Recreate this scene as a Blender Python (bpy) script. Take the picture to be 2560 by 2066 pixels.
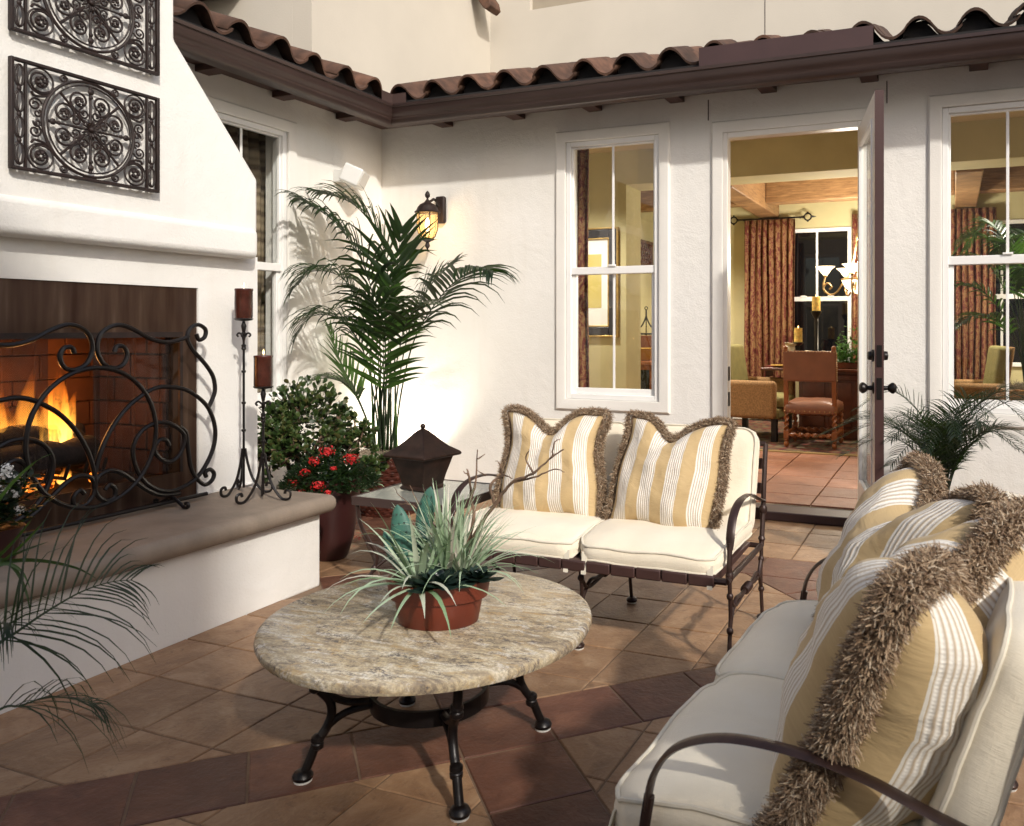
import bpy, bmesh, math, random
from math import radians as R, sin, cos, pi
from mathutils import Vector as V, Matrix, Euler, noise as mnoise
for o in list(bpy.data.objects): bpy.data.objects.remove(o, do_unlink=True)
scene = bpy.context.scene
COL = scene.collection
random.seed(7)

# ------------------------------------------------------------------ camera
YAW = R(22.04); EYE = 1.33
cam_d = bpy.data.cameras.new('camera'); cam = bpy.data.objects.new('camera', cam_d); COL.objects.link(cam)
cam.location = (0, 0, EYE); cam.rotation_euler = (R(90), 0, YAW)
cam_d.sensor_width = 36; cam_d.lens = 29.08
cam_d.shift_x = -0.1037; cam_d.shift_y = -0.0840
cam_d.clip_start = .05; cam_d.clip_end = 500
cam_d.dof.use_dof = True; cam_d.dof.focus_distance = 4.0; cam_d.dof.aperture_fstop = 8
scene.camera = cam

# ------------------------------------------------------------------ sky and sun
TO_SUN = V((1.30, -1.05, 1.08)).normalized()
world = bpy.data.worlds.new('World'); scene.world = world; world.use_nodes = True
wn = world.node_tree; wn.nodes.clear()
sky = wn.nodes.new('ShaderNodeTexSky'); sky.sky_type = 'NISHITA'; sky.sun_disc = False
sky.sun_elevation = math.asin(TO_SUN.z); sky.sun_rotation = math.atan2(TO_SUN.x, TO_SUN.y)
sky.dust_density = 3.0; sky.ozone_density = 1.0
bg = wn.nodes.new('ShaderNodeBackground'); bg.inputs['Strength'].default_value = 0.145
wo = wn.nodes.new('ShaderNodeOutputWorld')
wn.links.new(sky.outputs[0], bg.inputs[0]); wn.links.new(bg.outputs[0], wo.inputs[0])
sun_d = bpy.data.lights.new('sun', 'SUN'); sun_d.energy = 2.6; sun_d.angle = R(2.0); sun_d.color = (1, .95, .87)
sun = bpy.data.objects.new('sun', sun_d); COL.objects.link(sun)
sun.rotation_euler = (-TO_SUN).to_track_quat('-Z', 'Y').to_euler()
vs = scene.view_settings
scene.display_settings.display_device = 'sRGB'
vs.view_transform = 'Standard'; vs.look = 'None'; vs.gamma = 1; vs.exposure = 0.38; vs.use_curve_mapping = False
scene.render.engine = 'CYCLES'
scene.cycles.max_bounces = 8; scene.cycles.transparent_max_bounces = 48

# ------------------------------------------------------------------ points measured along sight lines
def _ray(u, v):
    r = (u-1298.6)/1737.5; d = (v-687.4)/1737.5
    return V((-sin(YAW)+r*cos(YAW), cos(YAW)+r*sin(YAW), -d))
def px(u, v, x=None, y=None, z=None):
    d = _ray(u, v)
    t = x/d.x if x is not None else y/d.y if y is not None else (z-EYE)/d.z
    return V((0, 0, EYE))+d*t

# ------------------------------------------------------------------ materials
MATS = {}
class NT:
    def __init__(s, name):
        s.m = bpy.data.materials.new(name); s.m.use_nodes = True
        s.t = s.m.node_tree; s.t.nodes.clear()
        s.out = s.n('ShaderNodeOutputMaterial')
    def n(s, typ, **kw):
        nd = s.t.nodes.new(typ)
        for k, val in kw.items():
            if k.startswith('_'): setattr(nd, k[1:], val)
        return nd
    def l(s, a, b): s.t.links.new(a, b)
    def val(s, inp, v):
        if hasattr(v, 'node'): s.l(v, inp)
        else: inp.default_value = v
    def pos(s):
        return s.n('ShaderNodeNewGeometry').outputs['Position']
    def obj(s): return s.n('ShaderNodeTexCoord').outputs['Object']
    def mapping(s, vec, scale=(1,1,1), rot=(0,0,0), loc=(0,0,0)):
        m = s.n('ShaderNodeMapping'); s.l(vec, m.inputs[0])
        m.inputs['Location'].default_value = loc; m.inputs['Rotation'].default_value = rot; m.inputs['Scale'].default_value = scale
        return m.outputs[0]
    def noise(s, vec, scale, detail=4, rough=.55, dist=0):
        n = s.n('ShaderNodeTexNoise'); s.l(vec, n.inputs['Vector'])
        n.inputs['Scale'].default_value = scale; n.inputs['Detail'].default_value = detail
        n.inputs['Roughness'].default_value = rough; n.inputs['Distortion'].default_value = dist
        return n.outputs['Fac']
    def ramp(s, fac, stops, interp='LINEAR'):
        r = s.n('ShaderNodeValToRGB'); s.l(fac, r.inputs[0]); e = r.color_ramp.elements; r.color_ramp.interpolation = interp
        while len(e) < len(stops): e.new(.5)
        for k, (p, c) in enumerate(stops):
            e[k].position = p; e[k].color = (*c, 1) if len(c) == 3 else c
        return r.outputs[0]
    def mix(s, fac, a, b, mode='MIX'):
        m = s.n('ShaderNodeMix'); m.data_type = 'RGBA'; m.blend_type = mode
        s.val(m.inputs[0], fac)
        for i, c in ((6, a), (7, b)):
            if hasattr(c, 'node'): s.l(c, m.inputs[i])
            else: m.inputs[i].default_value = (*c, 1) if len(c) == 3 else c
        return m.outputs[2]
    def math(s, op, a, b=0, c=0):
        m = s.n('ShaderNodeMath'); m.operation = op
        s.val(m.inputs[0], a); s.val(m.inputs[1], b); s.val(m.inputs[2], c)
        return m.outputs[0]
    def bump(s, h, strength=.3, dist=.01, nrm=None):
        b = s.n('ShaderNodeBump'); s.l(h, b.inputs['Height']); b.inputs['Strength'].default_value = strength; b.inputs['Distance'].default_value = dist
        if nrm: s.l(nrm, b.inputs['Normal'])
        return b.outputs[0]
    def bsdf(s, color, rough=.5, metal=0, nrm=None, **kw):
        p = s.n('ShaderNodeBsdfPrincipled')
        if hasattr(color, 'node'): s.l(color, p.inputs['Base Color'])
        else: p.inputs['Base Color'].default_value = (*color, 1)
        s.val(p.inputs['Roughness'], rough); s.val(p.inputs['Metallic'], metal)
        if nrm: s.l(nrm, p.inputs['Normal'])
        for k, v in kw.items():
            i = p.inputs[k.replace('_', ' ')]
            if hasattr(v, 'node'): s.l(v, i)
            else: i.default_value = v
        s.l(p.outputs[0], s.out.inputs[0]); s.p = p
        return s.m

def basic(name, c, rough=.5, metal=0, var=.15, vscale=6, bump=0, bscale=60, bdist=.003, rand=0, world_space=False, **kw):
    """noise-varied colour, optional bump and per-object variation"""
    t = NT(name); vec = t.pos() if world_space else t.obj()
    f = t.noise(vec, vscale, 5)
    lo = tuple(x*(1-var) for x in c); hi = tuple(min(1, x*(1+var)) for x in c)
    col = t.ramp(f, [(.3, lo), (.7, hi)])
    if rand:
        rnd = t.n('ShaderNodeObjectInfo').outputs['Random']
        k = t.math('MULTIPLY_ADD', rnd, 2*rand, 1-rand)
        hs = t.n('ShaderNodeHueSaturation'); t.l(col, hs.inputs['Color']); t.l(k, hs.inputs['Value']); col = hs.outputs[0]
    nrm = t.bump(t.noise(vec, bscale, 4), bump, bdist) if bump else None
    return t.bsdf(col, rough, metal, nrm, **kw)

def make_mats():
    m = MATS
    # stucco: troweled, sand-floated, faint stains
    t = NT('white_stucco'); p = t.pos()
    big = t.noise(p, 1.1, 4); col = t.ramp(big, [(.3, (.71, .69, .645)), (.7, (.78, .76, .725))])
    streak = t.noise(t.mapping(p, (5, 5, .5)), 1.6, 4)
    col = t.mix(t.ramp(streak, [(.54, (0,0,0)), (.80, (.24,.24,.24))]), col, (.62, .57, .49))
    spots = t.noise(p, 7, 6, .7); col = t.mix(t.ramp(spots, [(.62, (0,0,0)), (.82, (.20,.20,.20))]), col, (.60, .55, .48))
    h = t.math('ADD', t.math('ADD', t.noise(p, 95, 5, .6), t.math('MULTIPLY', t.noise(p, 14, 3), .9)), t.math('MULTIPLY', t.noise(p, 4.5, 3, .5, 1.5), 1.9))
    m['stucco'] = t.bsdf(col, .9, 0, t.bump(h, .42, .006))
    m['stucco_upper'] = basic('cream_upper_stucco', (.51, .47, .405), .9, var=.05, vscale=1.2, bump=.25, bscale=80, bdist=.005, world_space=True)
    m['stucco_band'] = basic('smooth_stucco', (.74, .715, .67), .9, var=.04, vscale=3, bump=.35, bscale=110, bdist=.004, world_space=True)
    m['plinth'] = basic('concrete_plinth', (.12, .10, .09), .9, world_space=True)
    # patio tiles
    def tile(name, a, b, c, dark):
        t = NT(name); p = t.pos()
        rnd = t.n('ShaderNodeObjectInfo').outputs['Random']
        off = t.n('ShaderNodeVectorMath', _operation='MULTIPLY_ADD')
        t.l(rnd, off.inputs[0]); off.inputs[1].default_value = (7.3, 5.1, 3); t.l(p, off.inputs[2])
        v = off.outputs[0]
        col = t.ramp(t.noise(v, 5.5, 9, .68, .9), [(.30, a), (.52, b), (.72, c)])
        sc = t.noise(t.mapping(v, (9, 2.5, 1), (0, 0, .8)), 3.5, 6, .7, .9)
        col = t.mix(t.ramp(sc, [(.56, (0,0,0)), (.72, (.5,.5,.5))]), col, c)
        dk = t.ramp(t.noise(v, 17, 8, .75, .5), [(.56, (0,0,0)), (.70, (.7,.7,.7))])
        col = t.mix(dk, col, dark)
        hs = t.n('ShaderNodeHueSaturation'); t.l(col, hs.inputs['Color'])
        t.l(t.math('MULTIPLY_ADD', rnd, .34, .83), hs.inputs['Value'])
        h = t.math('ADD', t.noise(v, 60, 4), t.math('MULTIPLY', t.noise(v, 9, 5, .65, 1), 1.6))
        rough = t.math('MULTIPLY_ADD', t.noise(v, 6, 3), .3, .36)
        return t.bsdf(hs.outputs[0], rough, 0, t.bump(h, .40, .007))
    m['tile_tan'] = tile('tan_slate_tile', (.20, .108, .056), (.29, .167, .088), (.40, .262, .155), (.11, .054, .029))
    m['tile_red'] = tile('rust_slate_tile', (.080, .031, .019), (.122, .049, .029), (.19, .086, .051), (.043, .017, .011))
    m['tile_inside'] = tile('terracotta_floor_tile', (.20, .075, .04), (.27, .11, .058), (.33, .15, .085), (.14, .05, .03))
    m['grout'] = basic('grout', (.19, .125, .08), .95, world_space=True, vscale=20)
    m['grout_in'] = basic('pale_grout', (.42, .33, .23), .95, world_space=True)
    m['hearth'] = basic('tan_cast_stone', (.235, .185, .14), .7, var=.17, vscale=7, bump=.45, bscale=55, world_space=True)
    m['vinyl'] = basic('white_window_vinyl', (.80, .79, .77), .35, var=.02)
    m['door_white'] = basic('cream_door_paint', (.74, .70, .64), .35, var=.03)
    m['door_edge'] = basic('dark_brown_door_paint', (.055, .026, .024), .35, var=.1)
    t = NT('window_glass')
    gl = t.n('ShaderNodeBsdfGlossy'); gl.inputs['Roughness'].default_value = 0; tr = t.n('ShaderNodeBsdfTransparent'); tr.inputs[0].default_value = (.96, .97, .965, 1)
    lw = t.n('ShaderNodeLayerWeight'); lw.inputs[0].default_value = .5
    fk = t.math('MULTIPLY_ADD', t.math('POWER', lw.outputs['Facing'], 4), .55, .035)
    mx = t.n('ShaderNodeMixShader'); t.l(fk, mx.inputs[0]); t.l(tr.outputs[0], mx.inputs[1]); t.l(gl.outputs[0], mx.inputs[2]); t.l(mx.outputs[0], t.out.inputs[0])
    m['glass'] = t.m
    m['painted_dark_glass'] = basic('opaque_dark_pane', (.004, .004, .005), .03)  # opaque black: the darkness behind the panes is put into the colour
    m['gutter'] = basic('brown_gutter_metal', (.052, .031, .027), .42, var=.1, vscale=3, metal=0)
    m['flash'] = basic('dark_brown_flashing', (.05, .024, .022), .5, var=.12)
    m['tail'] = basic('dark_rafter_wood', (.055, .024, .018), .6, var=.25, vscale=14)
    m['roof_tile'] = basic('weathered_clay_tile', (.078, .038, .023), .8, var=.5, vscale=11, bump=.5, bscale=45, rand=.45, world_space=True)
    m['underlay'] = basic('roof_underlay', (.012, .010, .010), .9)
    m['iron'] = basic('brown_wrought_iron', (.036, .018, .014), .42, .25, var=.3, vscale=25, bump=.25, bscale=90, bdist=.002)
    m['iron_black'] = basic('black_wrought_iron', (.008, .0055, .005), .38, .3, var=.3, vscale=25, bump=.3, bscale=80, bdist=.002)
    m['rust_iron'] = basic('rusty_cast_iron', (.016, .007, .005), .62, .1, var=.45, vscale=30, bump=.3, bscale=120, bdist=.002)
    m['strap'] = basic('brown_seat_strap', (.055, .026, .022), .5, var=.12)
    m['foot'] = basic('white_glide', (.75, .73, .68), .5)
    # steel firebox surround with vertical colour streaks
    t = NT('streaked_steel'); p = t.pos()
    s = t.noise(t.mapping(p, (1, 7, .7)), 2.2, 4, .5)
    col = t.ramp(s, [(.3, (.055, .028, .02)), (.55, (.10, .062, .045)), (.75, (.19, .135, .10))])
    m['steel'] = t.bsdf(col, t.math('MULTIPLY_ADD', t.noise(t.mapping(p, (1, 60, 1)), 3), .1, .34), .8)
    m['firebrick'] = basic('shaded_firebrick', (.075, .026, .013), .9, var=.45, vscale=4, bump=.3, bscale=40, rand=.10, world_space=True)  # brick colour darkened to stand for the shade inside the firebox
    m['soot_and_gloom'] = basic('soot_and_gloom', (.012, .009, .008), .95)  # soot on the fire parts, painted gloom on the dark room walls
    t = NT('wire_mesh'); p = t.pos()
    a = t.math('SINE', t.math('MULTIPLY', t.n('ShaderNodeSeparateXYZ').outputs[0], 1))
    sep = t.n('ShaderNodeSeparateXYZ'); t.l(p, sep.inputs[0])
    w1 = t.math('SINE', t.math('MULTIPLY', t.math('ADD', sep.outputs[1], sep.outputs[2]), 900))
    w2 = t.math('SINE', t.math('MULTIPLY', t.math('SUBTRACT', sep.outputs[1], sep.outputs[2]), 900))
    k = t.math('MAXIMUM', w1, w2); k = t.math('GREATER_THAN', k, .55)
    k = t.math('MULTIPLY_ADD', k, .40, .42)
    pb = t.n('ShaderNodeBsdfPrincipled'); pb.inputs['Base Color'].default_value = (.03, .02, .016, 1); pb.inputs['Metallic'].default_value = .5; pb.inputs['Roughness'].default_value = .5
    tr = t.n('ShaderNodeBsdfTransparent'); mx = t.n('ShaderNodeMixShader'); t.l(k, mx.inputs[0]); t.l(tr.outputs[0], mx.inputs[1]); t.l(pb.outputs[0], mx.inputs[2]); t.l(mx.outputs[0], t.out.inputs[0])
    m['mesh'] = t.m
    m['charred'] = basic('charred_log', (.014, .008, .006), .9, var=.6, vscale=14, bump=.8, bscale=30, bdist=.01)
    t = NT('ember_glow'); f = t.noise(t.pos(), 45, 3)
    e = t.n('ShaderNodeEmission'); t.l(t.ramp(f, [(.4, (.05, .004, 0)), (.6, (1, .22, .02)), (.75, (1, .6, .12))]), e.inputs[0]); e.inputs[1].default_value = 3
    t.l(e.outputs[0], t.out.inputs[0]); m['ember'] = t.m
    # flame: emission thinning towards its edges and tip
    t = NT('flame'); g = t.n('ShaderNodeTexCoord').outputs['Generated']
    sp = t.n('ShaderNodeSeparateXYZ'); t.l(g, sp.inputs[0])
    nz = t.noise(t.mapping(t.pos(), (16, 16, 2.4)), 2.6, 6, .6, 1.0)
    hot = t.math('ADD', t.math('MULTIPLY', sp.outputs[2], .95), t.math('MULTIPLY', nz, .55))
    col = t.ramp(hot, [(.2, (1, .62, .16)), (.55, (1, .40, .05)), (.85, (.9, .18, .012)), (1, (.5, .06, .004))])
    lw = t.n('ShaderNodeLayerWeight'); lw.inputs[0].default_value = .45
    core = t.math('SUBTRACT', 1, lw.outputs['Facing'])
    al = t.math('MULTIPLY', t.math('POWER', core, 2.0), t.ramp(hot, [(.30, (1,1,1)), (.95, (.0,.0,.0))]))
    al = t.math('MULTIPLY', al, t.ramp(nz, [(.36, (.03,.03,.03)), (.62, (.8,.8,.8))]))
    em = t.n('ShaderNodeEmission'); t.l(col, em.inputs[0]); em.inputs[1].default_value = 3.2
    tr = t.n('ShaderNodeBsdfTransparent'); mx = t.n('ShaderNodeMixShader'); t.l(al, mx.inputs[0]); t.l(tr.outputs[0], mx.inputs[1]); t.l(em.outputs[0], mx.inputs[2]); t.l(mx.outputs[0], t.out.inputs[0])
    m['flame'] = t.m
    t = NT('small_flame'); em = t.n('ShaderNodeEmission'); em.inputs[0].default_value = (1, .62, .22, 1); em.inputs[1].default_value = 9; t.l(em.outputs[0], t.out.inputs[0]); m['candle_flame'] = t.m
    # textiles
    t = NT('cream_canvas'); o = t.obj()
    col = t.ramp(t.noise(o, 3, 4), [(.3, (.76, .67, .515)), (.7, (.83, .755, .61))])
    wv = t.math('ADD', t.noise(t.mapping(o, (1, 14, 1)), 40, 2), t.noise(t.mapping(o, (14, 1, 1)), 40, 2))
    hh = t.math('ADD', t.math('MULTIPLY', wv, .5), t.math('MULTIPLY', t.noise(o, 9, 3, .5, .6), 2.2))
    m['canvas'] = t.bsdf(col, .9, 0, t.bump(hh, .32, .006), Sheen_Weight=.15)
    m['piping'] = basic('cream_piping', (.70, .64, .52), .9)
    t = NT('gold_white_stripe'); uv = t.n('ShaderNodeUVMap').outputs[0]
    sp = t.n('ShaderNodeSeparateXYZ'); t.l(uv, sp.inputs[0]); U, W = sp.outputs[0], sp.outputs[1]
    fr = t.math('FRACT', t.math('MULTIPLY_ADD', U, 4.0, .24))
    white = t.math('MULTIPLY', t.math('GREATER_THAN', fr, .50), t.math('LESS_THAN', fr, .965))
    edge = t.math('MULTIPLY', t.math('GREATER_THAN', fr, .475), t.math('LESS_THAN', fr, .505))
    edge2 = t.math('GREATER_THAN', fr, .97)
    rib = t.math('SINE', t.math('MULTIPLY', U, 2*pi*4.0*12))
    rib2 = t.math('SINE', t.math('MULTIPLY', W, 2*pi*70))
    ribs = t.math('MULTIPLY_ADD', t.math('MULTIPLY', t.math('MULTIPLY_ADD', rib, .5, .5), t.math('MULTIPLY_ADD', rib2, .10, .90)), 1, 0)
    gold = t.ramp(t.noise(t.mapping(uv, (3, 120, 1)), 4, 4), [(.3, (.46, .325, .16)), (.7, (.55, .40, .205))])
    wht = t.ramp(ribs, [(.05, (.50, .40, .29)), (.38, (.74, .69, .61)), (1, (.84, .80, .73))])
    col = t.mix(white, gold, wht); col = t.mix(t.math('MAXIMUM', edge, edge2), col, (.74, .70, .62))
    hh = t.math('ADD', t.math('MULTIPLY', t.math('MULTIPLY', ribs, white), 1), t.math('MULTIPLY', white, .8))
    n1 = t.bump(hh, .55, .0035); n2 = t.bump(t.noise(uv, 5, 4, .55, 1), .35, .02, n1)
    m['stripe'] = t.bsdf(col, .8, 0, n2, Sheen_Weight=.1)
    t = NT('brush_fringe'); at = t.n('ShaderNodeVertexColor'); at.layer_name = 'tint'
    sp = t.n('ShaderNodeSeparateColor'); t.l(at.outputs[0], sp.inputs[0])
    m['fringe'] = t.bsdf(t.ramp(sp.outputs[0], [(0, (.12, .068, .038)), (.35, (.26, .168, .098)), (.7, (.42, .30, .19)), (1, (.60, .49, .36))]), .7)
    # granite top
    t = NT('gold_granite'); o = t.pos()
    mp = t.mapping(o, (2.4, 7.0, 2), (0, 0, R(-52)))
    v1 = t.noise(mp, 2.1, 9, .66, 1.1); v2 = t.noise(mp, 5.2, 8, .7, .8); v3 = t.noise(t.mapping(o, (1, 1.7, 1), (0, 0, R(-52))), 52, 7, .8); v4 = t.noise(t.mapping(mp, loc=(4, 2, 0)), 3.2, 9, .7, 1.4)
    col = t.ramp(v1, [(.28, (.15, .12, .095)), (.40, (.36, .285, .185)), (.48, (.54, .44, .28)), (.58, (.68, .60, .45)), (.74, (.76, .71, .60))])
    col = t.mix(t.ramp(v4, [(.52, (0,0,0)), (.66, (.8,.8,.8))]), col, (.48, .30, .10))
    col = t.mix(t.ramp(v2, [(.55, (0,0,0)), (.63, (.75,.75,.75))]), col, (.78, .74, .67))
    fine = t.noise(o, 120, 4, .8); col = t.mix(t.ramp(fine, [(.42, (.55,.55,.55)), (.56, (0,0,0))]), col, (.25, .20, .15))
    dk = t.math('MULTIPLY', t.ramp(v3, [(.47, (0,0,0)), (.58, (1,1,1))]), t.ramp(t.noise(t.mapping(mp, loc=(9, 0, 0)), 2.6, 6, .6, .8), [(.42, (.12,.12,.12)), (.62, (.95,.95,.95))]))
    col = t.mix(dk, col, (.10, .085, .085))
    m['granite'] = t.bsdf(col, t.math('MULTIPLY_ADD', v3, .18, .14), 0, None)
    m['terracotta'] = basic('terracotta', (.135, .024, .010), .45, var=.2, vscale=7, bump=.12, bscale=60)
    m['plum_pot'] = basic('dark_plum_glaze', (.035, .010, .009), .35, var=.2, vscale=6)
    m['beige_pot'] = basic('beige_planter', (.30, .235, .17), .7, var=.1)
    m['soil'] = basic('dark_soil', (.02, .014, .01), .95, bump=.6, bscale=60, bdist=.01)
    m['wax'] = basic('brown_wax', (.046, .012, .007), .22, var=.5, vscale=20, Subsurface_Weight=.15)
    m['wax_gold'] = basic('golden_wax', (.55, .36, .09), .35, var=.45, vscale=30, Subsurface_Weight=.1)
    def leaf(name, a, b, c=None, rough=.42, trans=.25):
        t = NT(name); at = t.n('ShaderNodeVertexColor'); at.layer_name = 'tint'
        sp = t.n('ShaderNodeSeparateColor'); t.l(at.outputs[0], sp.inputs[0])
        stops = [(0, a), (1, b)] if c is None else [(0, a), (.6, b), (1, c)]
        col = t.ramp(sp.outputs[0], stops)
        m_ = t.bsdf(col, rough)
        tl = t.n('ShaderNodeBsdfTranslucent'); t.l(t.mix(.5, col, (.12, .28, .02)), tl.inputs[0])
        mx = t.n('ShaderNodeMixShader'); mx.inputs[0].default_value = trans
        t.l(t.p.outputs[0], mx.inputs[1]); t.l(tl.outputs[0], mx.inputs[2]); t.l(mx.outputs[0], t.out.inputs[0])
        return t.m
    m['palm'] = leaf('palm_leaf', (.004, .009, .005), (.014, .032, .010), (.07, .15, .03))
    m['palm_dark'] = leaf('dark_fern_leaf', (.005, .010, .007), (.016, .030, .014))
    m['jade'] = leaf('jade_leaf', (.020, .040, .011), (.042, .072, .018), (.085, .075, .026), .3, .08)
    m['geranium'] = leaf('geranium_leaf', (.006, .014, .006), (.020, .042, .014))
    m['ivy'] = leaf('bright_green_leaf', (.03, .10, .02), (.09, .24, .05), None, .4)
    m['dracaena'] = leaf('pale_variegated_leaf', (.22, .34, .18), (.46, .58, .40), (.68, .60, .53), .5, .15)
    m['cactus'] = basic('blue_green_cactus', (.045, .135, .10), .55, var=.3, vscale=12)
    m['spine'] = basic('cactus_spine', (.03, .02, .02), .6)
    m['rosette'] = leaf('dark_rosette_leaf', (.006, .014, .012), (.018, .035, .03), None, .3, .05)
    m['red_petal'] = basic('red_petal', (.42, .008, .008), .6, var=.3, vscale=30)
    m['white_petal'] = basic('white_petal', (.78, .78, .75), .7)
    m['yellow_petal'] = basic('yellow_petal', (.75, .60, .05), .6)
    m['stem'] = basic('green_stem', (.06, .10, .03), .5, var=.3)
    m['bark'] = basic('pale_bark', (.15, .095, .06), .8, var=.35, vscale=15, bump=.4, bscale=40, bdist=.006)
    m['driftwood'] = basic('dry_branch', (.16, .10, .065), .8, var=.5, vscale=30, bump=.4, bscale=70)
    m['wicker'] = basic('red_brown_wicker', (.060, .016, .010), .28, var=.45, vscale=25)
    m['wicker_tan'] = basic('tan_wicker', (.40, .20, .08), .5, var=.35, vscale=25)
    m['moss'] = basic('grey_moss', (.26, .21, .15), .95, var=.3, vscale=30)
    m['frosted'] = basic('textured_table_glass', (.30, .31, .27), .12, var=.08, bump=.4, bscale=35, bdist=.004)
    m['copper'] = basic('dark_patina_copper', (.028, .014, .010), .38, .45, var=.5, vscale=18, bump=.15, bscale=70)
    m['white_plastic'] = basic('white_plastic', (.62, .62, .60), .4, var=.02)
    # interior
    m['wall_yellow'] = basic('straw_wall_paint', (.50, .44, .24), .85, var=.07, vscale=3, bump=.25, bscale=50, world_space=True)
    m['ceiling'] = basic('cream_ceiling', (.60, .50, .32), .9, var=.03, world_space=True)
    t = NT('honey_beam_wood'); o = t.pos()
    g = t.noise(t.mapping(o, (1.2, 1.2, 14)), 4, 5, .6, .8)
    m['beam'] = t.bsdf(t.ramp(g, [(.3, (.15, .075, .030)), (.6, (.30, .17, .075)), (.8, (.40, .25, .12))]), .55, 0, t.bump(t.noise(o, 30, 4), .5, .008))
    m['leather'] = basic('russet_leather', (.20, .075, .036), .42, var=.12, vscale=9, bump=.15, bscale=120)
    m['oak'] = basic('polished_red_oak', (.24, .075, .022), .28, var=.3, vscale=12)
    m['table_wood'] = basic('dark_cherry_wood', (.10, .030, .014), .22, var=.3, vscale=8)
    m['olive'] = basic('olive_upholstery', (.22, .19, .065), .8, var=.12, vscale=12)
    m['tan_weave'] = basic('tan_woven_upholstery', (.27, .145, .055), .85, var=.35, vscale=70)
    m['brass'] = basic('aged_brass', (.45, .30, .14), .35, .8, var=.2)
    t = NT('paisley_drape'); uv = t.n('ShaderNodeUVMap').outputs[0]
    pn = t.noise(t.mapping(uv, (9, 6, 1)), 1.5, 2.5, .5, 2.2)
    vo = t.n('ShaderNodeTexVoronoi'); t.l(t.mapping(uv, (14, 9, 1)), vo.inputs[0]); vo.inputs['Scale'].default_value = 2.2
    col = t.ramp(pn, [(.40, (.10, .014, .009)), (.48, (.15, .028, .014)), (.53, (.28, .18, .07)), (.58, (.17, .042, .018)), (.66, (.25, .155, .062))])
    col = t.mix(t.ramp(vo.outputs['Distance'], [(.12, (.7,.7,.7)), (.2, (0,0,0))]), col, (.34, .23, .09))
    m['drape'] = t.bsdf(col, .75)
    t = NT('striped_tan_drape'); o = t.pos(); sp = t.n('ShaderNodeSeparateXYZ'); t.l(o, sp.inputs[0])
    s1 = t.math('SINE', t.math('MULTIPLY', sp.outputs[2], 95)); s2 = t.math('SINE', t.math('MULTIPLY', sp.outputs[2], 37))
    m['drape_tan'] = t.bsdf(t.ramp(t.math('MULTIPLY_ADD', t.math('ADD', s1, s2), .25, .5), [(.2, (.10, .068, .042)), (.5, (.22, .165, .105)), (.9, (.30, .235, .155))]), .8)
    t = NT('oriental_rug'); o = t.pos(); vo = t.n('ShaderNodeTexVoronoi'); t.l(o, vo.inputs[0]); vo.inputs['Scale'].default_value = 9
    nz = t.noise(o, 14, 4)
    m['rug'] = t.bsdf(t.mix(t.ramp(nz, [(.45, (0,0,0)), (.6, (1,1,1))]), t.ramp(vo.outputs['Distance'], [(.1, (.10, .09, .05)), (.3, (.20, .025, .018)), (.6, (.05, .022, .02))]), (.16, .12, .06)), .95)
    m['rug_trim'] = basic('rug_binding', (.30, .20, .08), .95)
    t = NT('lamp_glass'); em = t.n('ShaderNodeEmission'); em.inputs[0].default_value = (1, .78, .48, 1); em.inputs[1].default_value = 3.0; t.l(em.outputs[0], t.out.inputs[0]); m['shade_lit'] = t.m
    t = NT('lantern_bulb'); em = t.n('ShaderNodeEmission'); em.inputs[0].default_value = (1, .72, .36, 1); em.inputs[1].default_value = 14; t.l(em.outputs[0], t.out.inputs[0]); m['bulb'] = t.m
    t = NT('seeded_lantern_glass')
    pb = t.n('ShaderNodeBsdfPrincipled'); pb.inputs['Base Color'].default_value = (.85, .68, .42, 1); pb.inputs['Roughness'].default_value = .08
    tr = t.n('ShaderNodeBsdfTransparent'); tr.inputs[0].default_value = (1, .86, .62, 1)
    t.l(t.bump(t.noise(t.obj(), 60, 3), .6, .004), pb.inputs['Normal'])
    mx = t.n('ShaderNodeMixShader'); mx.inputs[0].default_value = .28; t.l(tr.outputs[0], mx.inputs[1]); t.l(pb.outputs[0], mx.inputs[2]); t.l(mx.outputs[0], t.out.inputs[0]); m['lantern_glass'] = t.m
    m['shutter'] = basic('grey_beige_panel', (.30, .26, .20), .8, var=.05)
    m['mat_board'] = basic('white_mat_board', (.82, .82, .80), .8, var=.01)
    m['print_yellow'] = basic('pale_yellow_print', (.56, .46, .15), .8, var=.03)
    m['frame_dark'] = basic('dark_blue_frame', (.035, .032, .04), .3, var=.3)
    m['gilt'] = basic('gilt', (.50, .34, .12), .35, .6, var=.3, vscale=40)
    m['plate'] = basic('mustard_plate', (.55, .34, .08), .3)
    m['runner'] = basic('crimson_runner', (.16, .014, .016), .8)
    m['bulb_white'] = m['shade_lit']
    m['stone_orn'] = basic('pale_dried_gourd', (.40, .34, .24), .7, var=.4, vscale=20)
make_mats()

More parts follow.
